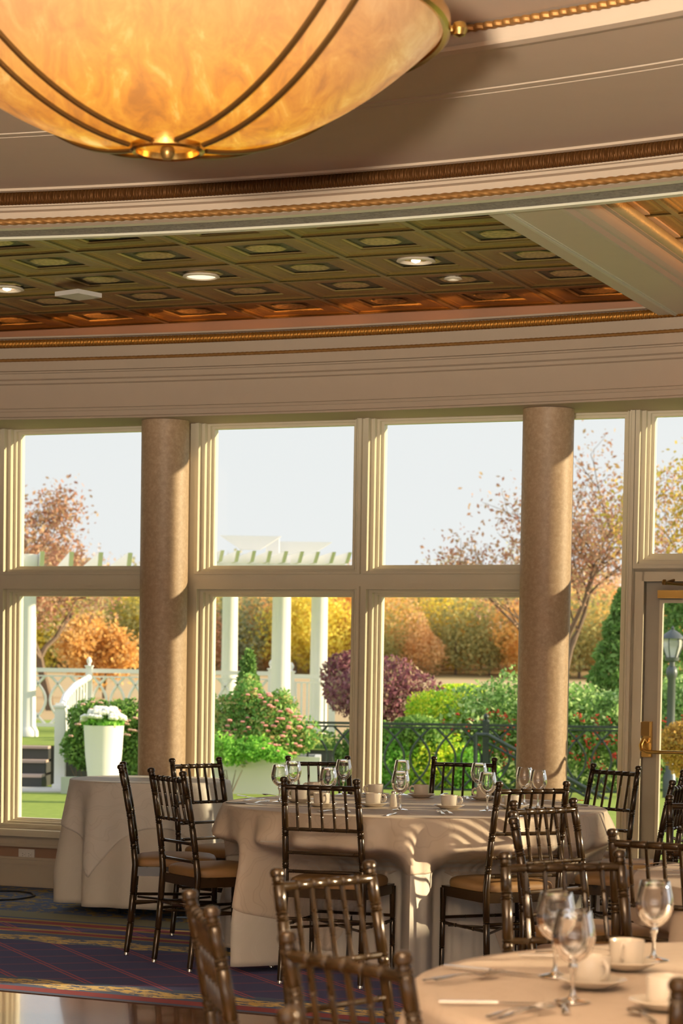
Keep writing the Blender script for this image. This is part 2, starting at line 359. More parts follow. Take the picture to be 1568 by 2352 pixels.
# ring fascia
ring = [(8.49, 3.44), (8.49, 3.43), (8.515, 3.428), (8.52, 3.44), (8.55, 3.45), (8.56, 3.38), (8.535, 3.378), (8.535, 3.372), (8.55, 3.370), (8.55, 3.364), (8.54, 3.362), (8.54, 3.356), (8.565, 3.352), (8.57, 3.318), (8.575, 3.30), (8.60, 3.292)]
mb = MB(); mb.sweep(ring, RC, A0, A1, 260); struct(obj('trim_4', mb, m_wall, smooth=True, angle=15))
mb = MB(); pr = [(8.53+.022*math.cos(t), 3.405+.028*math.sin(t)) for t in [PI*(.5+i/10) for i in range(11)]]
mb.sweep(pr, RC, math.radians(50), math.radians(86), 2200, lambda a, j, r, z: (r+.006*math.cos(a*8.53*2*PI/.016), z)); struct(obj('trim_5', mb, m_gilt2, smooth=True, angle=80))
def rope(name, R, z, rad, a0, a1, mat, pitch=.045, seg=14, n=1800, c=RC):
    vs = []; fs = []
    for i in range(n+1):
        a = a0+(a1-a0)*i/n; s = a*R
        for k in range(seg):
            t = 2*PI*k/seg; rr = rad*(1+.28*abs(math.sin(t*1.5+s*PI/pitch))-.14); r = R+rr*math.cos(t)
            vs.append((c[0]+r*math.cos(a), c[1]+r*math.sin(a), z+rr*math.sin(t)))
    for i in range(n):
        for k in range(seg): l = (k+1) % seg; fs.append((i*seg+k, i*seg+l, (i+1)*seg+l, (i+1)*seg+k))
    mb = MB(); mb.add(vs, fs); return struct(obj(name, mb, mat, smooth=True, angle=80))
rope('trim_6', 8.562, 3.312, .0125, math.radians(50), math.radians(86), m_rope)
mb = MB(); mb.sweep([(8.60, 3.292), (8.64, 3.290), (8.645, 3.297)], RC, A0, A1, 200); mb.sweep([(8.81, 3.297), (8.815, 3.288), (8.85, 3.286), (8.86, 3.31), (8.875, 3.46)], RC, A0, A1, 200); struct(obj('trim_7', mb, m_ringedge))
mb = MB(); mb.sweep([(8.645, 3.297), (8.81, 3.297)], RC, A0, A1, 200); struct(obj('trim_8', mb, m_carved))

# pressed tin field
TU, TN = .61, .5555; u_base, n_base = 1.552, -2.355
def tile_z(x, y):
    ax, ay = abs(x), abs(y); m = np.maximum(ax, ay); r = np.hypot(x, y)
    z = np.interp(m, [0, .40, .405, .42, .46, .465, .50, .52, .78, .80, .83, .86, .885, .92, .935, .945, .955, 1.0],
                     [.040, .040, .040, .041, .041, .030, .026, .014, .014, .010, .008, .016, .008, .0, -.004, -.006, -.014, -.014])
    med = (r < .33)*(-.008*np.abs(np.sin(r*24))-.003*np.cos(np.arctan2(y, x)*8)*(r > .1)-.010)
    return 3.45+(z+med)*.42
xs = np.array([-1, -.975, -.955, -.944, -.935, -.92, -.885, -.87, -.86, -.83, -.80, -.78, -.65, -.52, -.50, -.467, -.46, -.42, -.40, -.34, -.29, -.24, -.19, -.145, -.1, -.05, 0]); xs = np.concatenate([xs, -xs[:-1][::-1]]); K = len(xs)
V = []; F = []; base = 0
for iu in range(-7, 8):
    for jn in range(-3, 6):
        cu_, cn_ = u_base+TU*(iu+.5), n_base+TN*(jn-.5)
        if cn_+TN/2 > .0: continue
        broken = (iu == 1 and jn == 2)
        X, Y = np.meshgrid(xs, xs, indexing='ij'); Z = tile_z(X, Y)
        if broken: Z = Z+.06*((Y < -.79)*(Y > -.96)*(abs(X) < .88))
        px_ = P0.x+U.x*(cu_+X*TU/2)+N.x*(cn_+Y*TN/2); py_ = P0.y+U.y*(cu_+X*TU/2)+N.y*(cn_+Y*TN/2)
        ctr = P0+U*cu_+N*cn_
        if math.hypot(ctr.x-RC[0], ctr.y-RC[1]) < 8.35: continue
        V.append(np.stack([px_, py_, Z], -1).reshape(-1, 3))
        I, J = np.meshgrid(np.arange(K-1), np.arange(K-1), indexing='ij'); q = (I*K+J).ravel()+base
        F.append(np.stack([q, q+1, q+K+1, q+K], -1)); base += K*K
V = np.concatenate(V); F = np.concatenate(F)
cen = V[F].mean(1); keep = np.hypot(cen[:, 0]-RC[0], cen[:, 1]-RC[1]) > 8.87
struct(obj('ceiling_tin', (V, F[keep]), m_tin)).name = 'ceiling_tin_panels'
# pink strip above the windows and cove floor
mb = MB(); wbox(mb, U_BEG, U_END, -.06, 0, 3.2, 3.47); struct(obj('wall_above_window', mb, m_pink))
# cornice beam (arc)
BC = (-5.841, -.51); BR = 14.70
ba0, ba1 = math.radians(48), math.radians(84)
prof = [(15.25, 2.86), (BR, 2.86), (BR-.004, 2.87), (BR+.005, 2.876), (BR+.005, 2.905), (BR+.018, 2.908), (BR+.02, 2.925), (BR+.035, 2.93), (BR+.037, 3.068), (BR+.02, 3.075), (BR+.018, 3.092), (BR-.0, 3.10), (BR-.002, 3.13), (BR-.012, 3.134), (BR-.012, 3.142), (BR+.01, 3.15), (BR+.012, 3.205), (BR+.004, 3.215), (BR+.004, 3.285), (BR+.03, 3.29), (BR+.03, 3.34), (BR-.002, 3.342), (BR-.002, 3.352), (BR+.06, 3.356), (BR+.06, 3.2), (15.25, 3.2)]
mb = MB(); mb.sweep(prof, BC, ba0, ba1, 160); struct(obj('trim_9', mb, m_wall, smooth=True, angle=15))
pr = [(BR+.02+.024*math.cos(t), 3.313+.024*math.sin(t)) for t in [PI*(.5+i/10) for i in range(11)]]
mb = MB(); mb.sweep(pr, BC, math.radians(57), math.radians(77), 2400, lambda a, j, r, z: (r+.006*math.cos(a*14.78*2*PI/.022), z)); struct(obj('trim_10', mb, m_gold, smooth=True, angle=80))
rope('trim_11', BR+.002, 3.213, .009, math.radians(57), math.radians(77), m_rope, .03, 10, 2200, BC)
# amber rope light lying in the cove and the light it gives
for k in range(9):
    a_ = math.radians(58.5+2.2*k); r_ = BR+.16
    p = Vector((BC[0]+r_*math.cos(a_), BC[1]+r_*math.sin(a_), 3.26))
    lo = area('cove_light', p, p+Vector((0, .02, 1)), .5, .03, .45, (1.0, .36, .07))
    lo.rotation_euler = (PI, 0, a_+PI/2); lo.rotation_mode = 'XYZ'
# radial beam between the ring and the window wall
ub0, ub1 = 4.045, 4.36
mb = MB(); wbox(mb, ub0, ub1, -3.36, -.0, 3.30, 3.6); struct(obj('trim_12', mb, m_beam))
mb = MB()
for a_, b_, z_ in ((ub0+.075, ub0+.082, 3.296), (ub0+.086, ub0+.097, 3.292), (ub0+.101, ub0+.107, 3.296)): wbox(mb, a_, b_, -3.36, -.1, z_, 3.30)
struct(obj('trim_13', mb, m_ringedge))
mb = MB(); prof2 = [(ub1, 3.30), (ub1+.012, 3.305), (ub1+.02, 3.325), (ub1+.03, 3.33), (ub1+.045, 3.345), (ub1+.06, 3.375), (ub1+.062, 3.385), (ub1+.085, 3.385), (ub1+.085, 3.395)]
n_ = len(prof2); mb.add([W(a, -3.36, z) for a, z in prof2]+[W(a, 0, z) for a, z in prof2], [(i, i+1, i+1+n_, i+n_) for i in range(n_-1)]); struct(obj('trim_14', mb, m_trimc))
vs = []; M_ = 1400
for i in range(M_+1):
    nn = -3.36+3.36*i/M_
    for k in range(9):
        t_ = -PI/2+PI*k/8-.35; rr = .030+.003*math.cos(nn*2*PI/.017); vs.append(W(ub1+.085+rr*math.cos(t_), nn, 3.42+rr*math.sin(t_)))
mb = MB(); mb.add(vs, [(i*9+k, i*9+k+1, (i+1)*9+k+1, (i+1)*9+k) for i in range(M_) for k in range(8)]); struct(obj('trim_15', mb, plain('pale_gilt_flutes', (.42, .38, .20, 1), .45, .5, var=.1), smooth=True, angle=80))
mb = MB(); wbox(mb, ub1, ub1+.13, -3.36, 0, 3.448, 3.47); struct(obj('trim_16', mb, m_trimc))
lo = area('cove_light', W(ub1+.40, -1.7, 3.33), W(ub1+.40, -1.7, 4), 3.0, .05, 12, (1.0, .34, .06)); lo.rotation_mode = 'XYZ'; lo.rotation_euler = (PI, 0, PI/2-TH)

# ---------------------------------------------------------------- floor
t = NT('patterned_carpet'); sp = t.node('SeparateXYZ'); t.l.new(t.pos(), sp.inputs[0]); CA = math.radians(25.7)
v_ = t.math('ADD', t.math('MULTIPLY', sp.outputs[0], math.sin(CA)), t.math('MULTIPLY', sp.outputs[1], math.cos(CA)))
w_ = t.math('SUBTRACT', t.math('MULTIPLY', sp.outputs[0], math.cos(CA)), t.math('MULTIPLY', sp.outputs[1], math.sin(CA)))
def vy(y): p = at_z(0, y, 0); return p.x*math.sin(CA)+p.y*math.cos(CA)
navy = (.065, .075, .22, 1); blue = (.085, .13, .25, 1); red = (.27, .055, .075, 1); tan = (.40, .28, .10, 1); sage = (.24, .26, .19, 1); gold = (.55, .38, .10, 1)
VMIN, VMAX = 7.9, 14.5
stops = [(2283, blue), (2272, tan), (2270, red), (2261, blue), (2240, navy), (2156, blue), (2137, tan), (2135, red), (2130, tan), (2128, navy), (2118, tan), (2116, red), (2109, tan), (2107, blue), (2104, sage), (2090, blue)]
fac = t.math('DIVIDE', t.math('SUBTRACT', v_, VMIN), VMAX-VMIN)
base = t.ramp(fac, [(0, blue)]+[((vy(y)-VMIN)/(VMAX-VMIN), c) for y, c in stops], 'CONSTANT')
def band(y0, y1):   # 1 inside y1..y0 image rows at the left edge
    a, b = vy(y0), vy(y1); return t.math('MULTIPLY', t.math('GREATER_THAN', v_, a), t.math('LESS_THAN', v_, b))
def lines(sgn, per, wd):
    f = t.math('FRACT', t.math('DIVIDE', t.math('ADD', w_, t.math('MULTIPLY', v_, sgn)), per))
    d1 = t.math('LESS_THAN', t.math('ABSOLUTE', t.math('SUBTRACT', f, .45)), wd); d2 = t.math('LESS_THAN', t.math('ABSOLUTE', t.math('SUBTRACT', f, .54)), wd)
    return t.math('MAXIMUM', d1, d2)
dia = t.math('MAXIMUM', lines(1.17, .40, .022), t.math('MULTIPLY', lines(-1.17, .40, .018), .6))
inb = t.math('MAXIMUM', band(2241, 2156), band(2128, 2117))
col = t.mix(t.math('MULTIPLY', t.math('MULTIPLY', dia, inb), .75), base, (.50, .11, .16, 1))
cb = t.node('CombineXYZ'); t.l.new(t.math('MULTIPLY', w_, 1), cb.inputs[0]); t.l.new(t.math('MULTIPLY', v_, 1), cb.inputs[1])
# leaf garlands: distorted short strokes
mp = t.node('Mapping'); t.l.new(cb.outputs[0], mp.inputs[0]); mp.inputs['Rotation'].default_value = (0, 0, .5); mp.inputs['Scale'].default_value = (14, 42, 1)
lf = t.noise(1.0, 3, .6, mp.outputs[0], .6); lf = t.math('GREATER_THAN', lf, .47)
wv = t.math('MULTIPLY', t.math('SINE', t.math('MULTIPLY', w_, 14)), .03)
def garland(y0, y1):
    c = (vy(y0)+vy(y1))/2; h = abs(vy(y1)-vy(y0))/2
    return t.math('LESS_THAN', t.math('ABSOLUTE', t.math('SUBTRACT', t.math('ADD', v_, wv), c)), h*.9)
g = t.math('MAXIMUM', garland(2258, 2243), garland(2156, 2142))
gc = t.mix(t.noise(9, 2, .5, cb.outputs[0]), (.66, .44, .08, 1), (.82, .70, .38, 1))
col = t.mix(t.math('MULTIPLY', g, lf), col, gc)
fl = t.math('GREATER_THAN', t.noise(9, 4, .65, cb.outputs[0], 1.2), .535); flr = t.math('GREATER_THAN', v_, vy(2089))
fl = t.math('MULTIPLY', fl, flr); col = t.mix(fl, col, t.mix(t.noise(20, 2, .5, cb.outputs[0]), (.16, .11, .03, 1), (.50, .40, .16, 1)))
t.bump(t.noise(500, 2, .6, t.pos()), .4, .004); m_carpet = t.set(col, .95)
mb = MB(); mb.add([(-8.5, -5.2, 0), (9, -5.2, 0), (9, 8.8, 0), W(U_END, .2, 0), W(U_BEG, .2, 0), W(-7.2, .2, 0)], [(0, 1, 2, 3, 4, 5)]); struct(obj('floor', mb, m_carpet))
t = NT('polished_dance_floor'); mp = t.node('Mapping'); t.l.new(t.pos(), mp.inputs[0]); mp.inputs['Rotation'].default_value = (0, 0, .25)
br = t.node('TexBrick'); t.l.new(mp.outputs[0], br.inputs['Vector']); br.inputs['Scale'].default_value = 1; br.inputs['Brick Width'].default_value = .9; br.inputs['Row Height'].default_value = .9; br.offset = 0
br.inputs['Mortar Size'].default_value = .004; br.inputs['Color1'].default_value = (.26, .11, .035, 1); br.inputs['Color2'].default_value = (.32, .14, .05, 1); br.inputs['Mortar'].default_value = (.4, .36, .3, 1)
gm = t.node('Mapping'); t.l.new(mp.outputs[0], gm.inputs[0]); gm.inputs['Scale'].default_value = (6, 60, 1); gr = t.noise(1, 5, .7, gm.outputs[0])
t.bump(gr, .12, .004); m_dance = t.set(t.mix(t.math('MULTIPLY', gr, .6), br.outputs['Color'], (.05, .022, .008, 1)), .12); t.b.inputs['Coat Weight'].default_value = .6; t.b.inputs['Coat Roughness'].default_value = .06
def CV(w, v, z): return Vector((w*math.cos(CA)+v*math.sin(CA), -w*math.sin(CA)+v*math.cos(CA), z))
ve = vy(2278)
mb = MB(); mb.box(-8, 1.8, 1.0, ve, .0, .004, CV); struct(obj('floor_dance', mb, m_dance)).name = 'floor_parquet'
mb = MB(); mb.box(-8, 1.8, ve-.002, ve+.012, .0, .007, CV); struct(obj('trim_17', mb, plain('dark_edge_strip', (.04, .02, .02, 1), .4)))
# ---------------------------------------------------------------- indoor columns
def column(label, px0, px1, py, nn):
    a = onwall(px0, py, nn); b = onwall(px1, py, nn); um = (a[0]+b[0])/2; r = .143
    prof = [(r, 0)]+[(r, 2.858*i/12) for i in range(1, 13)]
    mb = MB(); mb.lathe(prof, 64); o = obj('column', mb, m_col, smooth=True, loc=W(um, nn, 0)); tag(o, label, 'column', None)
column('mottled beige round column behind the small empty table on the left', 326, 435, 975, -.182)
column('mottled beige round column rising behind the set round table, nearer the glazed door', 1200, 1320, 945, -.182)

# ---------------------------------------------------------------- alabaster bowl lamp
LC = at_y(388, 60, 6.1); LR_ = .738; LZ = 3.093
lamp = thing('ceiling_lamp', 'large glowing amber alabaster bowl lamp with brass straps hanging under the ceiling', 'lamp', (LC.x, LC.y, LZ))
t = NT('glowing_alabaster'); tcn = t.coord(); mp = t.node('Mapping'); t.l.new(tcn, mp.inputs[0]); mp.inputs['Rotation'].default_value = (.0, .0, -.8); mp.inputs['Scale'].default_value = (10, 3.6, 6)
n1 = t.noise(1.3, 9, .68, mp.outputs[0], .7); n2 = t.noise(2.2, 2, .5, tcn)
spz = t.node('SeparateXYZ'); t.l.new(tcn, spz.inputs[0]); ht = t.math('MULTIPLY', t.math('ADD', spz.outputs[2], .32), 3.0)
warm = t.ramp(n1, [(.32, (.50, .14, .004, 1)), (.45, (.86, .27, .006, 1)), (.57, (1.05, .43, .02, 1)), (.68, (1.25, .78, .18, 1))])
cool = t.ramp(n1, [(.3, (.40, .20, .10, 1)), (.5, (.60, .31, .13, 1)), (.7, (.76, .46, .21, 1))])
fac = t.math('ADD', t.math('MULTIPLY', ht, 1.0), t.math('MULTIPLY', t.math('SUBTRACT', n2, .5), .5)); fr_ = t.node('MapRange'); fr_.inputs['From Min'].default_value = .15; fr_.inputs['From Max'].default_value = .85; t.l.new(fac, fr_.inputs['Value'])
cmix = t.mix(fr_.outputs[0], warm, cool); t.set((.22, .12, .05, 1), .22); t.l.new(cmix, t.b.inputs['Emission Color']); t.b.inputs['Emission Strength'].default_value = .52; m_alab = t.m  # emission colour dims towards the rim, painting in uneven light inside the bowl
DEP = .315
def bowl_r(q): return LR_*math.sin(q*PI/2)**.92 if q > 0 else 0.0
prof = []
for i in range(41):
    q = i/40; r = .985*LR_*q; z = -DEP*(1-(q**2.25)); prof.append((r if r > .001 else .001, z))
prof2 = prof+[(LR_*.985, .012), (LR_*.965, .012), (LR_*.955, 0)]+[(r-.012, z+.014) for r, z in prof[::-1] if .03 < r < LR_*.93]
def bz(r): return -DEP*(1-((r/(.985*LR_))**2.25))
mb = MB(); mb.lathe(prof2, 96, caps=False); obj('bowl_shade', mb, m_alab, lamp, smooth=True)
mb = MB(); mb.lathe([(LR_*.985, -.012), (LR_*1.0, -.016), (LR_*1.012, -.008), (LR_*1.012, .022), (LR_*1.0, .03), (LR_*.98, .028), (LR_*.975, .0)], 96, caps=False); obj('rim_band', mb, m_brass, lamp, smooth=True)
def strap(off, axis):
    pts = []
    for i in range(61):
        s_ = -1+2*i/60; x = s_*LR_*.975; r = math.hypot(x, off)
        if r > LR_*.985 or r < .085: 
            if r < .085 or r > LR_*.985: continue
        pts.append((x, off, bz(min(r, LR_*.985))-.006))
    return pts
rot = math.radians(43)
for ax in (0, 1):
    for off in (-.045, .045):
        for side in (-1, 1):
            pts = [p for p in strap(off, 0) if p[0]*side > 0]
            a = rot+ax*PI/2
            P = [(x*math.cos(a)-y*math.sin(a), x*math.sin(a)+y*math.cos(a), z) for x, y, z in pts]
            mb = MB(); mb.tube(P, .0095, 8, flat=.7); obj('strap', mb, plain('dark_bronze_strap', (.16, .085, .025, 1), .32, .8) if 'dark_bronze_strap' not in bpy.data.materials else bpy.data.materials['dark_bronze_strap'], lamp, smooth=True)
for k in range(4):
    a = .52+k*PI/2
    mb = MB(); mb.lathe([(.001, -.022), (.016, -.016), (.022, 0), (.016, .016), (.001, .022)], 16, ((LR_+.032)*math.cos(a-.55), (LR_+.032)*math.sin(a-.55), .0)); mb.tube([((LR_)*math.cos(a-.55), (LR_)*math.sin(a-.55), 0), ((LR_+.032)*math.cos(a-.55), (LR_+.032)*math.sin(a-.55), 0)], .01, 8)
    obj('rim_knob', mb, m_brass, lamp, smooth=True)
mb = MB(); mb.lathe([(.082, bz(.09)+.004), (.085, bz(.09)-.016), (.093, bz(.09)-.02), (.1, bz(.09)-.014), (.1, bz(.09)+.004)], 48, caps=False); obj('finial_ring', mb, m_brass, lamp, smooth=True)
mb = MB(); mb.lathe([(.001, -DEP-.034), (.012, -DEP-.032), (.018, -DEP-.022), (.02, -DEP-.01), (.012, -DEP+.01)], 24); obj('finial', mb, m_brassd, lamp, smooth=True)
mb = MB()
for k in range(3):
    a = k*2*PI/3+.3; mb.tube([(LR_*.96*math.cos(a), LR_*.96*math.sin(a), .01), (.05*math.cos(a), .05*math.sin(a), .36)], .008, 8)
mb.lathe([(.10, .42), (.09, .38), (.05, .355)], 32); obj('hanger', mb, m_brass, lamp, smooth=True)
# recessed downlights and ceiling devices
def downlight(px, py, r, label, lit):
    p = at_z(px, py, 3.458)
    d = thing('recessed_downlight', label, 'ceiling light', (p.x, p.y, 3.458), 0, None)
    mb = MB(); mb.lathe([(r, 0), (r+.004, -.008), (r-.012, -.012), (r-.022, -.004), (r-.03, .03)], 36, caps=False); obj('trim_ring', mb, plain('white_trim_enamel', (.75, .68, .55, 1), .4) if 'white_trim_enamel' not in bpy.data.materials else bpy.data.materials['white_trim_enamel'], d, smooth=True)
    mb = MB(); mb.lathe([(r-.018, -.006), (r*.6, -.004), (.001, -.003)] if lit == 1 else [(r-.028, .0), (r*.6, .03), (.001, .035)], 36, caps=False); obj('reflector', mb, emis('downlight_face', (1, .80, .52, 1), 1.1) if lit == 1 else plain('dim_reflector', (.6, .48, .38, 1), .35, .3), d, smooth=True)
    if lit == 2: 
        mb = MB(); mb.lathe([(.001, -.012), (.022, -.004), (.028, .012), (.02, .032)], 16, (.0, .03, 0)); obj('bulb', mb, m_bulb, d, smooth=True)
downlight(462, 633, .095, 'lit round downlight in the tin ceiling, wide pale disc left of centre', 1)
downlight(955, 597, .095, 'round downlight with a visible warm bulb in the tin ceiling, right of centre', 2)
downlight(1040, 638, .045, 'small pale round disc set in the tin ceiling, nearest the radial beam', 1)
downlight(14, 662, .095, 'round downlight with a bright bulb at the far left edge of the tin ceiling', 2)
p = at_z(180, 677, 3.41)
wa = tag(obj('ceiling_access_point', MB().box(-.09, .09, -.09, .09, -.012, .012), plain('white_plastic', (.62, .60, .55, 1), .4), loc=p), 'small square white access point stuck on the tin ceiling grid', 'access point'); wa.rotation_euler = (0, 0, PI/4+.1)

# ---------------------------------------------------------------- chiavari chairs
SW, TW, FW = .182, .168, .192       # half spacing of rear posts at seat, at top, and of front legs
def post_path(sx):
    kn = [(0.0, -.235), (.20, -.212), (.44, -.195), (.60, -.212), (.76, -.238), (.90, -.268), (.92, -.272)]
    def y(z): return float(np.interp(z, [k[0] for k in kn], [k[1] for k in kn]))
    def x(z): return sx*float(np.interp(z, [0, .44, .92], [SW+.006, SW, TW]))
    pts = []; rad = []
    rings = [.16, .30, .52, .545, .665, .69, .80, .815, .885]
    zs = [(.018, .0115), (.03, .0118)]
    for z in rings: zs += [(z-.007, .0128), (z-.004, .0108), (z, .0145), (z+.004, .0108), (z+.007, .0128)]
    zs += [(.44, .0135), (.90, .0115), (.903, .0150), (.912, .0158), (.919, .0125), (.922, .006)]
    zs.sort()
    for z, r in zs: pts.append((x(z), y(z), z)); rad.append(r)
    return pts, rad, x, y
def bamboo(p, q, r, nodes, seg=8):
    p, q = Vector(p), Vector(q); d = q-p; L = d.length; prs = [(0, r)]
    for f in nodes: prs += [(f-.006/L, r), (f-.003/L, r*.85), (f, r*1.22), (f+.003/L, r*.85), (f+.006/L, r)]
    prs.append((1, r)); mb = MB(); mb.tube([p+d*f for f, _ in prs], [k for _, k in prs], seg); return mb
def make_chair():
    t = thing('chiavari_chair', 'x', 'chair')
    _, _, X, Y = post_path(1)
    for s in (-1, 1):
        pts, rad, _, _ = post_path(s); rad = [k*1.15 for k in rad]; mb = MB(); mb.tube(pts, rad, 12); p = obj('back_post', mb, m_chair, t, smooth=True)
        mb = MB(); mb.lathe([(.012, 0), (.013, .008), (.008, .02)], 10, pts[0][:2]+(0,)); obj('foot_glide', mb, m_chrome, p, smooth=True)
        fx, fy = s*FW, .188
        mb = MB(); prs = [(.018, .0105)]
        for z in (.15, .27): prs += [(z-.007, .0122), (z-.004, .0105), (z, .0142), (z+.004, .0105), (z+.007, .0122)]
        prs += [(.42, .0150)]
        mb.tube([(fx*(1.02-.02*z/.4), fy, z) for z, _ in prs], [r for _, r in prs], 12); l = obj('leg', mb, m_chair, t, smooth=True)
        mb = MB(); mb.lathe([(.012, 0), (.013, .008), (.008, .02)], 10, (fx*1.02, fy, 0)); obj('foot_glide', mb, m_chrome, l, smooth=True)
        obj('stretcher', bamboo((s*SW, Y(.26), .262), (s*FW, fy, .262), .0075, (.3, .7)), m_chair, t, smooth=True)
    obj('stretcher', bamboo((-FW, .188, .285), (FW, .188, .285), .0075, (.3, .7)), m_chair, t, smooth=True)
    obj('stretcher', bamboo((-SW, Y(.29), .292), (SW, Y(.29), .292), .0075, (.3, .7)), m_chair, t, smooth=True)
    mb = MB(); mb.tube([(-SW*.9, Y(.25)+.02, .25), (FW*.9, .17, .25)], .006, 8); mb.tube([(SW*.9, Y(.25)+.02, .25), (-FW*.9, .17, .25)], .006, 8); obj('cross_brace', mb, m_chair, t, smooth=True)
    z = .877; top = obj('top_rail', bamboo((-TW, Y(z), z), (TW, Y(z), z), .0118, (.18, .34, .5, .66, .82), 10), m_chair, t, smooth=True)
    for z in (.690, .585, .502):
        obj('rail', bamboo((-X(z), Y(z), z), (X(z), Y(z), z), .0085 if z > .6 else .0078, (.1, .9) if z < .6 else (.18, .34, .5, .66, .82)), m_chair, t, smooth=True)
    for k in range(5):
        x = TW*2*((k+1)/6-.5); obj('spindle', bamboo((x*1.03, Y(.69), .69), (x, Y(.877), .877), .0068, (.33, .66)), m_chair, t, smooth=True)
    mb = MB(); poly = [(-SW-.004, -.20), (SW+.004, -.20), (FW+.006, .195), (-FW-.006, .195)]
    b = [Vector((x, y, zz)) for zz in (.385, .43) for x, y in poly]; mb.add(b, [(3, 2, 1, 0), (4, 5, 6, 7), (0, 1, 5, 4), (1, 2, 6, 5), (2, 3, 7, 6), (3, 0, 4, 7)])
    obj('seat_frame', mb, m_chair, t)
    mb = MB(); vs = []; fs = []; M_ = 48
    layers = [(.90, .428), (.985, .431), (1.0, .442), (.995, .456), (.965, .466), (.88, .474), (.65, .481), (.35, .484), (.02, .485)]
    for sc_, zz in layers:
        for k in range(M_):
            a = 2*PI*k/M_; e = .42; cx, cy = math.cos(a), math.sin(a)
            x = math.copysign(abs(cx)**e, cx); y = math.copysign(abs(cy)**e, cy)
            hw = (SW+FW)/2+.004+(FW-SW)/2*y; vs.append((x*hw*sc_*1.0, -.002+y*.198*sc_, zz))
    for i in range(len(layers)-1):
        for k in range(M_): l = (k+1) % M_; fs.append((i*M_+k, i*M_+l, (i+1)*M_+l, (i+1)*M_+k))
    fs += [tuple(range(M_-1, -1, -1)), tuple((len(layers)-1)*M_+k for k in range(M_))]
    mb.add(vs, fs); obj('cushion', mb, m_cush, t, smooth=True, angle=60)
    return t
chair0 = make_chair(); first = [True]
def place_chair(x, y, fx, fy, label, group):   # (x, y) is where the two back finials are centred; (fx, fy) the way it faces
    L = math.hypot(fx, fy); fx /= L; fy /= L; rz = math.atan2(fy, fx)-PI/2
    loc = (x+.272*fx, y+.272*fy, .004 if x*math.sin(math.radians(25.7))+y*math.cos(math.radians(25.7)) < 8.1 else 0)
    if first[0]:
        first[0] = False; o = chair0; o.location = loc; o.rotation_euler = (0, 0, rz); o['label'] = label; o['group'] = group; return o
    return dup(chair0, loc, rz, label, group)
G1, G2, G3 = 'bronze chairs around the set round table by the windows', 'bronze chairs around the near set table', 'bronze chairs around the table at the right edge'
CH = [
 (-1.075, 11.05, .998, .065, 'bronze bamboo-style chair seen edge-on, farthest left, its back over the small empty table', G1),
 (-.808, 10.432, .86, .50, 'bronze chair with its tan seat in full profile, left of the set table', G1),
 (-.765, 11.84, .73, -.68, 'bronze chair between the small empty table and the left end of the set table', G1),
 (-.094, 9.855, .33, .94, 'bronze chair seen squarely from behind at the front of the set table', G1),
 (-.131, 12.36, .28, -.95, 'bronze chair on the far side of the set table, beside the window mullion', G1),
 (.677, 12.52, -.22, -.97, 'bronze chair on the far side of the set table, just left of the right column', G1),
 (.836, 9.845, -.42, .90, 'bronze chair with tan seat reaching left at the right front of the set table', G1),
 (1.43, 11.80, -.80, -.60, 'bronze chair facing left behind the set table, before the tall pane', G1),
 (1.555, 10.33, -.92, .38, 'bronze chair leaning right with its tall dark post in front of the door glass', G1),
 (1.72, 11.10, -1.0, -.1, 'bronze chair mostly cut off by the right edge, farthest back beside the door', G1),
 (.753, 8.425, .695, -.72, 'bronze chair with gold-lit spindles, right of the set table front, facing the right edge', G3),
 (.568, 7.498, .987, -.06, 'bronze chair seen nearly edge-on below the right end of the set table', G3),
 (.965, 6.78, .56, .83, 'bronze chair with a dark slanting top rail running off the right edge', G3),
 (1.46, 8.95, .16, -.98, 'bronze chair with a sunlit orange post at the right edge, below the door handle', G3),
 (-.04, 5.47, .756, -.655, 'bronze chair with gleaming tilted rails, bottom centre, its spindles before the seat of another', G2),
 (-.288, 4.626, .982, .191, 'blurred bronze chair seen edge-on nearest the dance floor, bottom left of centre', G2),
 (.006, 3.925, .802, .597, 'blurred bronze chair back slanting down to the right, nearest bottom centre', G2),
 (.589, 5.992, .35, -.937, 'bronze chair facing the camera behind the wine glasses of the near table', G2),
 (.04, 3.02, .75, .66, 'blurred bronze chair of which only one finial shows at the bottom edge', G2),
 (.70, 3.50, .10, .99, 'blurred bronze chair finial at the bottom right corner in front of the near table', G2),
]
for c in CH: place_chair(*c)

# ---------------------------------------------------------------- tables and cloths
TOPZ = .742
def table_legs(name, label, x, y, R):
    t = thing(name, label, 'table', (x, y, 0))
    mb = MB(); mb.lathe([(R-.004, TOPZ-.03), (R, TOPZ-.024), (R, TOPZ-.006), (R-.004, TOPZ)], 96); obj('tabletop', mb, plain('plywood_top', (.35, .22, .12, 1), .6) if 'plywood_top' not in bpy.data.materials else bpy.data.materials['plywood_top'], t, smooth=True)
    mm = bpy.data.materials.get('black_steel') or plain('black_steel', (.02, .02, .02, 1), .4, .5)
    for k in range(4):
        a = PI/4+k*PI/2+.2; r = R*.62; mb = MB(); mb.tube([(r*math.cos(a)*.9, r*math.sin(a)*.9, TOPZ-.03), (r*math.cos(a), r*math.sin(a), .004)], .012, 8); obj('leg', mb, mm, t, smooth=True)
    return t
def fold(phi, seed, ks, amps): return sum(a*math.cos(k*phi+seed*(i+1.7)) for i, (k, a) in enumerate(zip(ks, amps)))
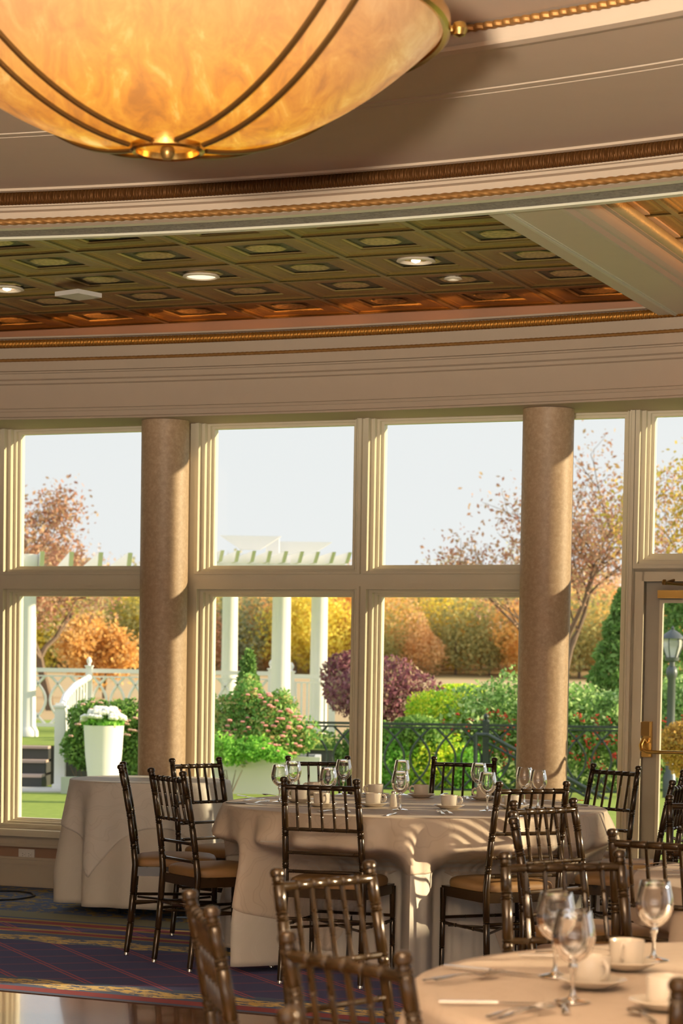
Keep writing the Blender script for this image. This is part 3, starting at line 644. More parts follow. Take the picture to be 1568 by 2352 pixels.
def dents(cx, cy, R):      # where the seats of the chairs push the hanging cloth inwards
    out = []
    for c in CH:
        L = math.hypot(c[2], c[3]); fx, fy = c[2]/L, c[3]/L; mx, my = c[0]+.272*fx, c[1]+.272*fy
        for s in (-.2, -.15, -.1, -.05, 0, .05, .1, .15, .2):
            qx, qy = mx+fx*.225-fy*s, my+fy*.225+fx*s; d = math.hypot(qx-cx, qy-cy)
            if d < R+.09: out.append((math.atan2(qy-cy, qx-cx), max(.30, d-.012)))
    return out
def cloth_mesh(R, drop_fn, seed, ks, amps, flare, lift=0.0, nphi=420, nt=26, sharp=1.6, push=()):
    vs = [(0, 0, TOPZ+.004+lift)]; fs = []
    rings = [.25, .5, .75, .9, .97]
    for q in rings:
        for k in range(nphi): a = 2*PI*k/nphi; vs.append((R*q*math.cos(a), R*q*math.sin(a), TOPZ+.004+lift))
    for i in range(nt+1):
        tt = i/nt
        for k in range(nphi):
            a = 2*PI*k/nphi; d = drop_fn(a); s = d*tt
            if s < .02: r = R+.004+lift*.6+.006*math.sin(s/.02*PI/2)*1; z = TOPZ+.004+lift-.010*(s/.02)**2
            else:
                g = min(1, (s-.02)/.5); f = fold(a, seed, ks, amps); f = math.copysign(abs(f)**.85, f)
                r = R+.010+lift*.6+flare*g**.9+g**.8*(f+.35*amps[0]); z = TOPZ-.006+lift-(s-.02)
                for pa, pr in push:
                    da = abs((a-pa+PI) % (2*PI)-PI); wd = .035
                    wt = 1 if da < wd else max(0, 1-(da-wd)/.10); wt = wt*wt*(3-2*wt)
                    hz_ = min(1, max(0, (.62-z)/(.62-.46))); tgt = pr+lift*.6+f*.25*(1-wt)
                    if r > tgt: r += (tgt-r)*wt*hz_*hz_*(3-2*hz_)
            vs.append((r*math.cos(a), r*math.sin(a), z))
    nr = len(rings)+nt+1
    for k in range(nphi): fs.append((0, 1+k, 1+(k+1) % nphi))
    for i in range(nr-1):
        b = 1+i*nphi; c = b+nphi
        for k in range(nphi): l = (k+1) % nphi; fs.append((b+k, c+k, c+l, b+l))
    mb = MB(); mb.add(vs, fs); return mb
def sq_drop(half, R, rot, maxd=.70):
    def f(a):
        b = (a-rot+PI/4) % (PI/2)-PI/4
        return min(maxd, half/math.cos(b)-R)
    return f
def cloth(name, label, cat, mb, mat, x, y, group=None):
    o = obj(name, mb, mat, smooth=True, angle=80, loc=(x, y, 0))
    md = o.modifiers.new('thickness', 'SOLIDIFY'); md.thickness = .0012; md.offset = 1
    return tag(o, label, cat, group)
MX, MY = .35, 10.8
table_legs('banquet_table', 'large round table under cream cloths set for coffee in front of the windows', MX, MY, .90)
cloth('tablecloth', 'floor-length plain off-white cloth showing below the patterned overlay of the set table', 'tablecloth', cloth_mesh(.905, lambda a: TOPZ-.02, 2.1, (25, 34, 11), (.034, .018, .02), .075, push=dents(MX, MY, .905)), m_cloth2, MX, MY)
cloth('table_overlay', 'cream damask square overlay with swagged hem on top of the set table', 'tablecloth', cloth_mesh(.905, sq_drop(1.16, .905, -PI/2+.02, .66), 2.1, (25, 34, 11), (.035, .019, .021), .079, .0035, push=dents(MX, MY, .905)), m_cloth, MX, MY)
SXc, SYc = -1.09, 12.90
table_legs('small_round_table', 'small bare round table under white cloths in front of the left column', SXc, SYc, .44)
cloth('tablecloth', 'plain white cloth hanging to the carpet on the small empty table', 'tablecloth', cloth_mesh(.445, lambda a: TOPZ-.045, 4.0, (9, 13, 5), (.020, .014, .008), .03, nphi=240), m_cloth2, SXc, SYc)
cloth('table_overlay', 'white patterned square overlay with pointed corners on the small empty table', 'tablecloth', cloth_mesh(.445, sq_drop(.70, .445, math.radians(-80), .56), 4.0, (9, 13, 5), (.021, .0145, .0085), .034, .0035, nphi=240), cloth_mat('white_damask_cloth', (.82, .79, .73, 1), (.75, .72, .66, 1), .25), SXc, SYc)
NX, NY = 1.06, 4.615
table_legs('banquet_table', 'large round table in the bottom right corner set with wine glasses and cups', NX, NY, .90)
cloth('tablecloth', 'smooth beige cloth on the near table in the bottom right corner', 'tablecloth', cloth_mesh(.905, lambda a: TOPZ-.02, 1.1, (19, 27, 9), (.020, .012, .014), .07, push=dents(NX, NY, .905)), m_clothn, NX, NY)
TX, TY = 1.86, 7.22
table_legs('banquet_table', 'round table partly cut off by the right edge, between the near table and the door', TX, TY, .90)
cloth('tablecloth', 'beige cloth draped on the table cut off by the right edge', 'tablecloth', cloth_mesh(.905, lambda a: TOPZ-.02, 3.3, (21, 29, 10), (.020, .012, .014), .075, push=dents(TX, TY, .905)), m_clothn, TX, TY)
TZ = TOPZ+.009

# ---------------------------------------------------------------- tableware
def make_glass():
    t = thing('wine_glass', 'x', 'wine glass')
    o = [(.0335, .1802), (.0365, .165), (.0405, .148), (.0425, .133), (.0415, .118), (.037, .103), (.028, .090), (.016, .080), (.006, .076), (.001, .0755)]
    i = [(.001, .0788), (.004, .079), (.015, .0825), (.027, .092), (.0358, .1045), (.0402, .119), (.0412, .133), (.0392, .148), (.0353, .165), (.0323, .180)]
    mb = MB(); mb.lathe([(.0323, .180), (.0329, .181), (.0335, .180)]+o[1:]+i, 40, caps=False); obj('bowl', mb, m_stem, t, smooth=True)
    mb = MB(); mb.lathe([(.006, .077), (.0085, .073), (.0095, .068), (.0075, .063), (.0050, .058), (.0038, .045), (.0038, .028), (.0050, .016), (.009, .009), (.016, .006)], 16); obj('stem', mb, m_stem, t, smooth=True)
    mb = MB(); mb.lathe([(.016, .0065), (.024, .0045), (.034, .0025), (.036, .0012), (.034, .0), (.001, .0)], 36); obj('foot', mb, m_stem, t, smooth=True)
    return t
def make_cup():
    t = thing('coffee_cup', 'x', 'cup')
    mb = MB(); mb.lathe([(.001, .0), (.026, .0), (.030, .002), (.0355, .010), (.0375, .022), (.0385, .058), (.0380, .060), (.0370, .058), (.0355, .024), (.033, .012), (.026, .006), (.001, .005)], 40); obj('cup_body', mb, m_china, t, smooth=True)
    mb = MB(); mb.tube([(.0365, 0, .050), (.048, 0, .053), (.058, 0, .045), (.060, 0, .034), (.053, 0, .022), (.036, 0, .018)], .0036, 8, flat=1.5); obj('handle', mb, m_china, t, smooth=True)
    return t
def make_saucer():
    mb = MB(); mb.lathe([(.001, .003), (.028, .003), (.030, .0), (.036, .0), (.052, .008), (.070, .017), (.072, .0185), (.070, .020), (.050, .0115), (.034, .0065), (.028, .0045), (.001, .0045)], 48)
    return obj('saucer', mb, m_china, smooth=True)
def strip(sts, thick):    # stations (y, halfwidth, z) -> closed thin solid
    vs = []; fs = []
    for y, w, z in sts: vs += [(-w, y, z), (-w*.6, y, z+thick), (w*.6, y, z+thick), (w, y, z), (0, y, z-thick*.5)]
    for i in range(len(sts)-1):
        for k in range(5): l = (k+1) % 5; fs.append((i*5+k, (i+1)*5+k, (i+1)*5+l, i*5+l))
    fs += [(0, 1, 2, 3, 4), tuple((len(sts)-1)*5+k for k in (4, 3, 2, 1, 0))]
    return vs, fs
def make_fork():
    t = thing('fork', 'x', 'fork')
    mb = MB(); mb.add(*strip([(-.10, .007, .0035), (-.097, .0095, .004), (-.07, .0078, .006), (-.02, .0042, .009), (.015, .003, .008), (.035, .005, .005), (.045, .0105, .004), (.056, .0125, .0035)], .0018)); obj('handle', mb, m_chrome, t, smooth=True)
    mb = MB()
    for k in range(4): 
        x = -.0102+.0068*k; mb.tube([(x*.95, .054, .0045), (x, .070, .004), (x, .085, .006), (x*.95, .098, .0095)], [.0022, .0021, .0018, .001], 6)
    obj('tines', mb, m_chrome, t, smooth=True); return t
def make_knife():
    t = thing('table_knife', 'x', 'knife')
    mb = MB(); mb.add(*strip([(-.115, .006, .003), (-.11, .0085, .003), (-.06, .0075, .003), (-.005, .006, .003), (.0, .0068, .003)], .0035)); obj('handle', mb, m_chrome, t, smooth=True)
    mb = MB(); mb.add(*strip([(-.002, .0055, .0035), (.02, .0085, .003), (.07, .0090, .003), (.10, .0072, .003), (.118, .002, .003)], .001)); obj('blade', mb, m_chrome, t, smooth=True); return t
def make_spoon():
    t = thing('teaspoon', 'x', 'spoon')
    mb = MB(); mb.add(*strip([(-.08, .006, .003), (-.077, .0075, .003), (-.04, .005, .006), (.0, .0028, .008), (.022, .003, .006)], .0018)); obj('handle', mb, m_chrome, t, smooth=True)
    vs = []; fs = []
    for j, sc_ in enumerate((1, .8, .5, .05)):
        for k in range(20): a = 2*PI*k/20; vs.append((.0145*sc_*math.cos(a), .043+.023*sc_*math.sin(a), .008-.006*(1-sc_**2)))
    for j in range(3):
        for k in range(20): l = (k+1) % 20; fs.append((j*20+k, j*20+l, (j+1)*20+l, (j+1)*20+k))
    mb = MB(); mb.add(vs, fs); b = obj('spoon_bowl', mb, m_chrome, t, smooth=True); md = b.modifiers.new('s', 'SOLIDIFY'); md.thickness = .0012; return t
protos = {'glass': make_glass(), 'cup': make_cup(), 'fork': make_fork(), 'knife': make_knife(), 'spoon': make_spoon(), 'saucer': make_saucer()}
protos['saucer']['category'] = 'saucer'
usedp = set()
def put(kind, x, y, z, rz, label, group):
    p = protos[kind]
    if kind not in usedp: usedp.add(kind); o = p; o.location = (x, y, z); o.rotation_euler = (0, 0, rz); o['label'] = label; o['group'] = group
    else: o = dup(p, (x, y, z), rz, label, group)
    return o
def glass_at(px, py, label, group, sc_=1):
    p = at_z(px, py, TZ); return put('glass', p.x, p.y, TZ, random.random(), label, group)
def glass_rim(px, py, label, group):
    p = at_z(px, py, TZ+.18); return put('glass', p.x, p.y, TZ, random.random(), label, group)
def cup_at(px, py, rz, cl, sl, cg, sg):
    p = at_z(px, py, TZ); put('saucer', p.x, p.y, TZ, 0, sl, sg); put('cup', p.x, p.y, TZ+.0052, rz, cl, cg)
def lay(kind, a, b, label, group, stack=0):      # from handle end (pixel a) towards the tip (pixel b)
    p, q = at_z(a[0], a[1], TZ), at_z(b[0], b[1], TZ); d = q-p; rz = math.atan2(d.y, d.x)-PI/2
    off = {'fork': .10, 'knife': .115, 'spoon': .08}[kind]; d.normalize(); c = p+d*off
    return put(kind, c.x, c.y, TZ+stack, rz, label, group)
g1 = 'wine glasses on the near table'; gg = 'cups on the near table'; gs = 'saucers on the near table'
glass_at(1274, 2243, 'empty wine glass behind and left of the nearest one on the bottom right table', g1)
glass_at(1314, 2301, 'empty wine glass standing nearest, in front on the bottom right table', g1)
glass_at(1500, 2206, 'empty wine glass standing alone at the right of the near table, behind the cups', g1)
cup_at(1358, 2268, math.radians(-65), 'ivory cup with its handle towards us right beside the nearest wine glass', 'saucer under the cup right beside the nearest wine glass', gg, gs)
cup_at(1438, 2226, math.radians(-110), 'ivory cup farthest back of the near table cups, between two wine glasses', 'saucer under the farthest back cup of the near table', gg, gs)
cup_at(1528, 2318, math.radians(20), 'ivory cup at the right edge of the photo, partly behind a chair finial', 'saucer under the cup at the right edge of the near table', gg, gs)
gk, gf, gp = 'knives on the near table', 'forks on the near table', 'teaspoons on the near table'
lay('knife', (1019, 2222), (1235, 2243), 'silver knife farther back at the left of the near table', gk)
lay('knife', (1007, 2305), (1260, 2308), 'silver knife lying parallel to the front at the left of the near table', gk)
lay('fork', (973, 2256), (1180, 2238), 'silver fork at the left edge of the near table, handle towards the left', gf)
lay('fork', (1000, 2262), (1210, 2236), 'silver fork with tines overlapping its neighbour at the left of the near table', gf, .006)
lay('fork', (1121, 2340), (1320, 2300), 'silver fork in front with tines at the foot of the nearest glass', gf)
lay('fork', (1150, 2350), (1345, 2304), 'silver fork nearest the bottom edge with orange-glinting tines', gf, .006)
lay('spoon', (1300, 2330), (1268, 2262), 'teaspoon with an orange-glinting bowl left of the middle cup', gp)
lay('spoon', (1510, 2352), (1425, 2315), 'teaspoon with dark bowl pointing left near the bottom right corner', gp)
lay('knife', (1190, 2196), (1330, 2200), 'knife at the far edge of the near table behind the glasses', gk)
lay('fork', (1230, 2190), (1392, 2200), 'fork at the far edge of the near table, left of the back cup', gf)
lay('fork', (1270, 2186), (1410, 2194), 'fork with shiny tines just left of the back cup on the near table', gf, .004)
# third table
gt = 'cutlery on the table at the right edge'
lay('knife', (1462, 2000), (1568, 2003), 'knife at the left edge of the table cut off by the photo', gt)
lay('fork', (1480, 1988), (1568, 1986), 'fork farthest back on the table cut off by the photo', gt)
lay('knife', (1530, 2012), (1640, 2014), 'knife nearest us on the table cut off by the photo', gt)
# main table
g1 = 'wine glasses on the set table by the windows'
for (x, y), l in zip([(643, 1757), (673, 1749), (754, 1763), (789, 1745), (923, 1746), (920, 1771), (1100, 1753), (1120, 1774), (1205, 1763), (1236, 1769)],
  ['wine glass farthest left on the set table', 'wine glass second from left, just behind the leftmost one on the set table', 'wine glass low in front of the far chair, behind the chair seen from behind', 'wine glass against the window mullion on the set table', 'wine glass hidden lower half behind another, centre of the set table', 'front wine glass of the centre pair on the set table', 'wine glass in front of the far chair finial, right of centre of the set table', 'wine glass just right of and before the one at the far chair finial', 'left wine glass of the pair before the sunlit column', 'right wine glass of the pair before the sunlit column']):
    glass_rim(x, y, l, g1)
gg = 'cups on the set table by the windows'; gs = 'saucers on the set table by the windows'
for (x, y, a), n in zip([(686, 1843, 2.6), (738, 1853, -1.2), (722, 1826, 2.9), (862, 1831, 3.3), (857, 1853, -.25), (967, 1832, 3.1), (1031, 1858, -.25), (1111, 1838, 2.9), (1176, 1858, 2.7)],
   ['leftmost cup, seen between chair spindles', 'cup seen through the right spindles of the chair in front', 'small cup farther back behind the chair in front', 'cup with handle to the left behind another cup beside the salt shaker', 'cup with handle to the right just left of the salt shaker', 'cup with handle to the left at the middle back', 'cup with handle to the right at the front middle', 'cup behind the pair of glasses right of centre', 'cup behind the top rail of the right front chair']):
    cup_at(x, y, a, 'beige '+n+', set table', 'saucer under the '+n, gg, gs)
p = at_z(903, 1853, TZ); sh = thing('salt_shaker', 'small white tapered salt shaker in the middle of the set table', 'salt shaker', p)
mb = MB(); mb.lathe([(.017, 0), (.0185, .004), (.016, .03), (.0125, .055), (.011, .062)], 24); obj('shaker_body', mb, m_china, sh, smooth=True)
mb = MB(); mb.lathe([(.0115, .061), (.0118, .068), (.008, .075), (.001, .077)], 24); obj('shaker_cap', mb, m_chrome, sh, smooth=True)
p = at_z(872, 1828, TZ); pk = thing('packet_holder', 'small white paper packet printed with two dark patches beside a cup on the set table', 'packet', p, .1)
mb = MB(); mb.box(-.016, .016, -.012, .012, 0, .062); obj('packet', mb, m_china, pk)
mb = MB(); mb.lathe([(.001, 0), (.010, .0), (.010, .001), (.001, .001)], 14); 
dk = plain('dark_print', (.05, .025, .02, 1), .5)
for zz in (.018, .045):
    mb = MB(); mb.box(-.009, .010, -.0128, -.0118, zz-.010, zz+.010); obj('printed_patch', mb, dk, pk)
gf = 'forks on the set table by the windows'; gk = 'knives on the set table by the windows'
for a, b, l in [((585, 1848), (645, 1838), 'fork with splayed tines at the left end of the set table'), ((560, 1842), (628, 1836), 'fork beside the leftmost knife of the set table'), ((800, 1868), (768, 1846), 'fork standing out right of the spindles of the chair in front'),
   ((1018, 1873), (990, 1856), 'fork with upright tines at the front edge, middle of the set table'), ((1036, 1872), (1003, 1858), 'second fork at the front edge, middle of the set table'), ((1075, 1838), (1060, 1824), 'fork farther back, right of the middle cup'), ((1250, 1842), (1300, 1846), 'fork at the right end of the set table behind the chair rail')]:
    lay('fork', a, b, l, gf, .003)
for a, b, l in [((520, 1845), (610, 1850), 'knife lying at the far left of the set table'), ((545, 1828), (600, 1836), 'knife farther back at the left of the set table'), ((730, 1866), (760, 1862), 'knife at the front edge behind the spindles of the chair in front'), ((890, 1875), (925, 1862), 'knife with a dark handle end at the front edge below the centre glass'), ((1352, 1853), (1250, 1846), 'knife nearest at the right end of the set table'), ((1340, 1840), (1245, 1838), 'knife farther back at the right end of the set table'), ((1180, 1878), (1220, 1870), 'knife at the front right edge between the chair rails')]:
    lay('knife', a, b, l, gk)
gp = 'teaspoons on the set table by the windows'
for a, b, l in [((1010, 1828), (1040, 1822), 'teaspoon behind the middle cup of the set table'), ((640, 1830), (600, 1826), 'teaspoon at the back left of the set table')]: lay('spoon', a, b, l, gp)

# outlet and cable
ou, oz = onwall(62, 1963, -.008)
ot = thing('wall_outlet', 'white horizontal power outlet on the pink wall band under the left window', 'outlet', W(ou, -.009, oz), -TH)
wp = plain('white_outlet_plastic', (.62, .60, .56, 1), .35); mb = MB(); mb.box(-.057, .057, -.006, 0, -.035, .035); obj('cover_plate', mb, wp, ot)
dk2 = plain('outlet_slot_black', (.03, .03, .03, 1), .5)
for sx_ in (-.022, .022):
    mb = MB(); mb.box(sx_-.017, sx_+.017, -.008, -.005, -.014, .014); s_ = obj('socket', mb, wp, ot)
    mb = MB(); mb.box(sx_-.008, sx_-.001, -.0088, -.0078, .005, .008); mb.box(sx_-.008, sx_-.001, -.0088, -.0078, -.008, -.005); mb.box(sx_+.006, sx_+.010, -.0088, -.0078, -.002, .002); obj('slot', mb, dk2, s_)
pts = [at_z(x, y, .006) for x, y in [(-60, 2046), (0, 2046), (40, 2047), (72, 2051), (80, 2057), (68, 2061), (30, 2066), (0, 2067), (-60, 2072)]]
mb = MB(); mb.tube([Vector((p.x, p.y, .007)) for p in pts], .006, 8); tag(obj('power_cable', mb, plain('black_rubber', (.015, .015, .015, 1), .4), smooth=True), 'thin black cable looped on the carpet below the wall outlet', 'cable')
# ---------------------------------------------------------------- outdoors
GZ = -.30
def leaf_mat(name, cols, tr=.35, gain=1.5):
    cols = [tuple(min(.92, v*gain) for v in k[:3])+(1,) for k in cols]; t = NT(name); g = t.node('NewGeometry'); c = t.ramp(g.outputs['Random Per Island'], [(i/(len(cols)-1), k) for i, k in enumerate(cols)])
    t.set(c, .6, 0, Specular_IOR_Level=.25); ts = t.node('BsdfTranslucent'); t.l.new(c, ts.inputs[0]); ms = t.node('MixShader'); ms.inputs[0].default_value = tr
    t.l.new(t.b.outputs[0], ms.inputs[1]); t.l.new(ts.outputs[0], ms.inputs[2]); t.l.new(ms.outputs[0], t.out.inputs[0]); return t.m
def leaves(P, size, asp=.55, up=0.0, jit=.35):     # one small pointed quad per point
    n = len(P); a = rng.normal(size=(n, 3)); a[:, 2] += up; a /= np.linalg.norm(a, axis=1)[:, None]
    b = rng.normal(size=(n, 3)); b -= a*(a*b).sum(1)[:, None]; b /= np.linalg.norm(b, axis=1)[:, None]
    s = (size*(1+jit*rng.normal(size=n).clip(-1.5, 1.5)))[:, None]
    V = np.stack([P-a*s, P+b*s*asp, P+a*s, P-b*s*asp], 1).reshape(-1, 3); F = np.arange(4*n).reshape(-1, 4); return V, F
def blob(n, c, r, power=.45, lump=.22, nl=9):
    d = rng.normal(size=(n, 3)); d /= np.linalg.norm(d, axis=1)[:, None]
    L = rng.normal(size=(nl, 3)); L /= np.linalg.norm(L, axis=1)[:, None]
    k = 1+lump*((d@L.T).clip(0, 1)**6).sum(1)-lump*.4; rad = rng.random(n)**power
    return np.array(c)+d*np.array(r)*(rad*k)[:, None]
m_bark = plain('grey_brown_bark', (.17, .125, .09, 1), .9, var=.25, scale=6)
def branch_tree(name, label, cat, base, H, spread, mats, nleaf, leafsize, seed, group=None, lean=(0, 0), levels=4, trunk_r=.09, dens=.5, low=.25, clus=.5, fit=None):
    rnd = random.Random(seed); t = thing(name, label, cat, base, 0, group); mb = MB(); tips = []
    def grow(p, d, L, r, lv):
        pts = [p]; q = p; dd = d.copy()
        for i in range(4):
            dd = (dd+Vector((rnd.gauss(0, .13), rnd.gauss(0, .13), rnd.gauss(.03, .08)))).normalized(); q = q+dd*L/4; pts.append(q)
        mb.tube(pts, [r, r*.9, r*.8, r*.72, r*.62], 6 if lv < 2 else 4, caps=False)
        if lv >= 2: tips.extend(pts[1:])
        if lv < levels:
            for k in range(rnd.choice((2, 3, 3)) if lv else 4):
                ax = Vector((rnd.gauss(0, 1), rnd.gauss(0, 1), rnd.gauss(.15, .5))).normalized()
                nd = (dd*rnd.uniform(.55, .9)+ax*spread*rnd.uniform(.6, 1.1)).normalized(); grow(pts[rnd.choice((2, 3, 4, 4))], nd, L*rnd.uniform(.62, .82), r*.55, lv+1)
    grow(Vector((0, 0, 0)), Vector((lean[0], lean[1], 1)).normalized(), H*.36, trunk_r*H/7, 0)
    T = np.array([tuple(p) for p in tips])
    if fit:
        sx_, sz_ = fit[0]/np.percentile(np.abs(T[:, 0]), 93), fit[1]/np.percentile(T[:, 2], 99)
        mb.v = [(v[0]*(sx_ if v[2] > H*.3 else 1+(sx_-1)*max(0, v[2])/(H*.3)), v[1]*sx_*.8, v[2]*sz_) for v in mb.v]; T = T*np.array([sx_, sx_*.8, sz_]); H = fit[1]
    obj('trunk', mb, m_bark, t, smooth=True)
    idx = rng.integers(0, len(T), nleaf); P = T[idx]+rng.normal(size=(nleaf, 3))*clus*H/12
    P = P[P[:, 2] > H*low]
    obj('crown', leaves(P, leafsize), mats, t)
    return t
def bush(name, label, cat, c, r, n, size, mat, group=None, power=.4, lump=.25, up=0):
    t = thing(name, label, cat, (c[0], c[1], c[2]-r[2]), 0, group)
    P = blob(n, (0, 0, r[2]), r, power, lump); obj('foliage', leaves(P, size, up=up), mat, t)
    mb = MB(); rnd = random.Random(int(c[0]*100)+n)
    for k in range(7):
        a = rnd.random()*6.28; mb.tube([(0, 0, 0), (r[0]*.25*math.cos(a), r[1]*.25*math.sin(a), r[2]*.6), (r[0]*.5*math.cos(a), r[1]*.5*math.sin(a), r[2]*1.2)], [.02, .014, .006], 5)
    obj('stem', mb, m_bark, t); return t
mg_dark = leaf_mat('dark_green_leaves', [(.05, .11, .025, 1), (.10, .22, .04, 1), (.18, .32, .07, 1), (.30, .44, .12, 1)])
mg_hedge = leaf_mat('glossy_hedge_leaves', [(.08, .16, .05, 1), (.17, .31, .08, 1), (.30, .46, .15, 1), (.52, .64, .32, 1)])
mg_yel = leaf_mat('yellow_green_leaves', [(.16, .36, .03, 1), (.36, .56, .04, 1), (.60, .72, .05, 1), (.80, .78, .08, 1)])
mg_light = leaf_mat('light_green_leaves', [(.08, .24, .03, 1), (.18, .42, .06, 1), (.34, .58, .12, 1)])
mg_purple = leaf_mat('purple_leaves', [(.10, .035, .05, 1), (.20, .07, .10, 1), (.32, .16, .18, 1), (.30, .26, .14, 1)])
mg_rust = leaf_mat('rust_leaves', [(.34, .17, .12, 1), (.42, .24, .16, 1), (.46, .33, .21, 1), (.33, .27, .17, 1)], gain=1.25)
mg_olive = leaf_mat('olive_yellow_leaves', [(.30, .26, .06, 1), (.48, .40, .08, 1), (.46, .28, .12, 1)])
mg_orange = leaf_mat('orange_shrub_leaves', [(.26, .20, .05, 1), (.44, .26, .06, 1), (.52, .36, .09, 1)])
# lawn, terrace paving strip, far field
t = NT('lawn_turf'); n1 = t.noise(9, 4, .6, t.pos()); n2 = t.noise(160, 3, .7, t.pos()); t.bump(n2, .8, .02)
m_lawn = t.set(t.ramp(t.math('ADD', t.math('MULTIPLY', n1, .5), t.math('MULTIPLY', n2, .5)), [(.35, (.24, .36, .045, 1)), (.55, (.34, .47, .075, 1)), (.7, (.44, .56, .12, 1))]), .9)
mb = MB(); mb.add([(-70, 9, GZ), (70, 9, GZ), (70, 46, GZ), (-70, 46, GZ)], [(0, 1, 2, 3)]); struct(obj('lawn', mb, m_lawn))
m_field = plain('dry_meadow', (.52, .38, .20, 1), .95, var=.15, scale=.3)
vs = []; cols = [(46, GZ), (60, -.2), (110, .05), (180, .16), (276, .27), (284, .6), (330, 4.2), (380, 8.0), (460, 9), (600, 10)]
for y, z in cols: vs += [(-160-y*.2, y, z), (160+y*.2, y, z)]
mb = MB(); mb.add(vs, [(2*i, 2*i+1, 2*i+3, 2*i+2) for i in range(4)]); struct(obj('far_field', mb, m_field))
mb = MB(); mb.add(vs, [(2*i, 2*i+1, 2*i+3, 2*i+2) for i in range(4, 9)]); struct(obj('far_hillside', mb, plain('wooded_hill_floor', (.34, .26, .12, 1), .95, var=.3, scale=.1)))
# hillside trees, each one an object; the kinds share their meshes
hk = [('golden yellow', [(.76, .46, .03, 1), (.86, .58, .07, 1), (.66, .46, .08, 1)]), ('orange', [(.60, .30, .06, 1), (.74, .40, .09, 1), (.56, .33, .12, 1)]), ('reddish brown', [(.48, .21, .12, 1), (.56, .27, .15, 1), (.44, .28, .16, 1)]),
      ('olive green', [(.22, .24, .08, 1), (.32, .31, .10, 1), (.42, .34, .11, 1)]), ('tawny', [(.54, .32, .14, 1), (.64, .38, .15, 1), (.50, .34, .17, 1)]), ('dull green', [(.14, .19, .09, 1), (.22, .26, .13, 1), (.34, .32, .16, 1)])]
hprot = []
for i, (nm, cols_) in enumerate(hk):
    cols_ = [tuple(c*.92+.08*h for c, h in zip(k[:3], (.60, .56, .50)))+(1,) for k in cols_]  # crown colours mixed towards pale grey to paint in distance haze
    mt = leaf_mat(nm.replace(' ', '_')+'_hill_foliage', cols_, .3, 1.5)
    t_ = thing('hillside_tree', 'x', 'tree'); P = blob(4200, (0, 0, 4.9), (3.1, 3.1, 3.7), .33, .55, 16); obj('crown', leaves(P, .22), mt, t_)
    mb = MB(); mb.tube([(0, 0, -1.5), (0, 0, 2), (.1, 0, 6)], [.22, .18, .05], 6); obj('trunk', mb, m_bark, t_); hprot.append([t_, False])
def hz(y): return float(np.interp(y, [c[0] for c in cols], [c[1] for c in cols]))
rnd = random.Random(3)
for row, (Y, n_, dx) in enumerate([(287, 22, 4.1), (297, 21, 4.6), (309, 20, 5.0), (323, 19, 5.6), (338, 17, 6.4), (354, 15, 7.4), (372, 13, 8.8)]):
    for k in range(n_):
        x = (k-(n_-1)/2)*dx+rnd.uniform(-1.3, 1.3)+Y*0.0; y = Y+rnd.uniform(-4, 4)
        px_guess = 784+x/y*FPX
        if not (-60 < px_guess < 1640): continue
        kind = rnd.choices(range(6), [4.0, 2.6, 1.2, 2.0, 2.6, 1.0] if row < 4 else [2.2, 2.8, 1.4, 2.2, 3.2, 1.4])[0]
        s_ = rnd.uniform(.72, 1.12)*(1.0 if row < 5 else .95)
        if row >= 5 and px_guess < 900: s_ *= .93
        pr = hprot[kind]; nm = hk[kind][0]; lab = '%s autumn tree on the far wooded hillside seen through the windows' % nm
        if not pr[1]: o = pr[0]; pr[1] = True; o.location = (x, y, hz(y)); o.rotation_euler = (0, 0, rnd.random()*6); o['label'] = lab; o['group'] = nm+' trees on the far hillside'
        else: o = dup(pr[0], (x, y, hz(y)), rnd.random()*6, lab, nm+' trees on the far hillside')
        o.scale = (s_*rnd.uniform(.9, 1.15), s_, s_*rnd.uniform(.85, 1.1))
# garden trees
def base_at(px, Y, z=GZ): p = at_y(px, 1500, Y); return (p.x, p.y, z)
branch_tree('oak_tree', 'half-bare tree with thin rust leaves in the left window, branching above the white railing', 'tree', base_at(118, 74, -.3), 7.0, .66, mg_rust, 10500, .075, 11, levels=5, trunk_r=.15, low=.38, clus=.5, fit=(3.0, 7.1))
branch_tree('oak_tree', 'tall half-bare tree with rust leaves behind the right column', 'tree', base_at(1322, 62, -.3), 7.9, .62, mg_rust, 7500, .06, 25, levels=5, trunk_r=.13, low=.25, clus=.5, fit=(2.7, 7.4))
branch_tree('oak_tree', 'tree with olive yellow leaves in the window above the door', 'tree', base_at(1640, 50, -.3), 6.6, .6, mg_olive, 5500, .055, 33, levels=5, trunk_r=.12, low=.3, fit=(1.9, 6.5))
branch_tree('oak_tree', 'bushy orange-leaved tree behind the white railing in the left window', 'tree', base_at(240, 95, -.2), 4.3, .7, leaf_mat('orange_gold_leaves', [(.50, .28, .09, 1), (.60, .38, .12, 1), (.44, .32, .16, 1)]), 9000, .10, 41, levels=4, trunk_r=.12, low=.1, clus=.8)
def conifer(label, px, Y, H, R, seed, mat, n=9000):
    b = base_at(px, Y); t = thing('evergreen_tree', label, 'tree', b); rs = np.random.default_rng(seed)
    h = rs.random(n)**.75; ang = rs.random(n)*2*PI; tier = .78+.22*np.abs(np.sin(h*22)); r = R*(1-h)**.75*tier*rs.random(n)**.3
    P = np.stack([r*np.cos(ang), r*np.sin(ang), .15+h*H-.12*r], 1); obj('foliage', leaves(P, .065, .4), mat, t)
    mb = MB(); mb.tube([(0, 0, 0), (0, 0, H*.9)], [.1, .02], 8); obj('trunk', mb, m_bark, t)
mg_ever = leaf_mat('evergreen_needles', [(.06, .13, .03, 1), (.13, .25, .06, 1), (.24, .37, .12, 1)])
conifer('soft green conifer between the right column and the door frame', 1425, 42, 3.1, 1.05, 1, mg_ever)
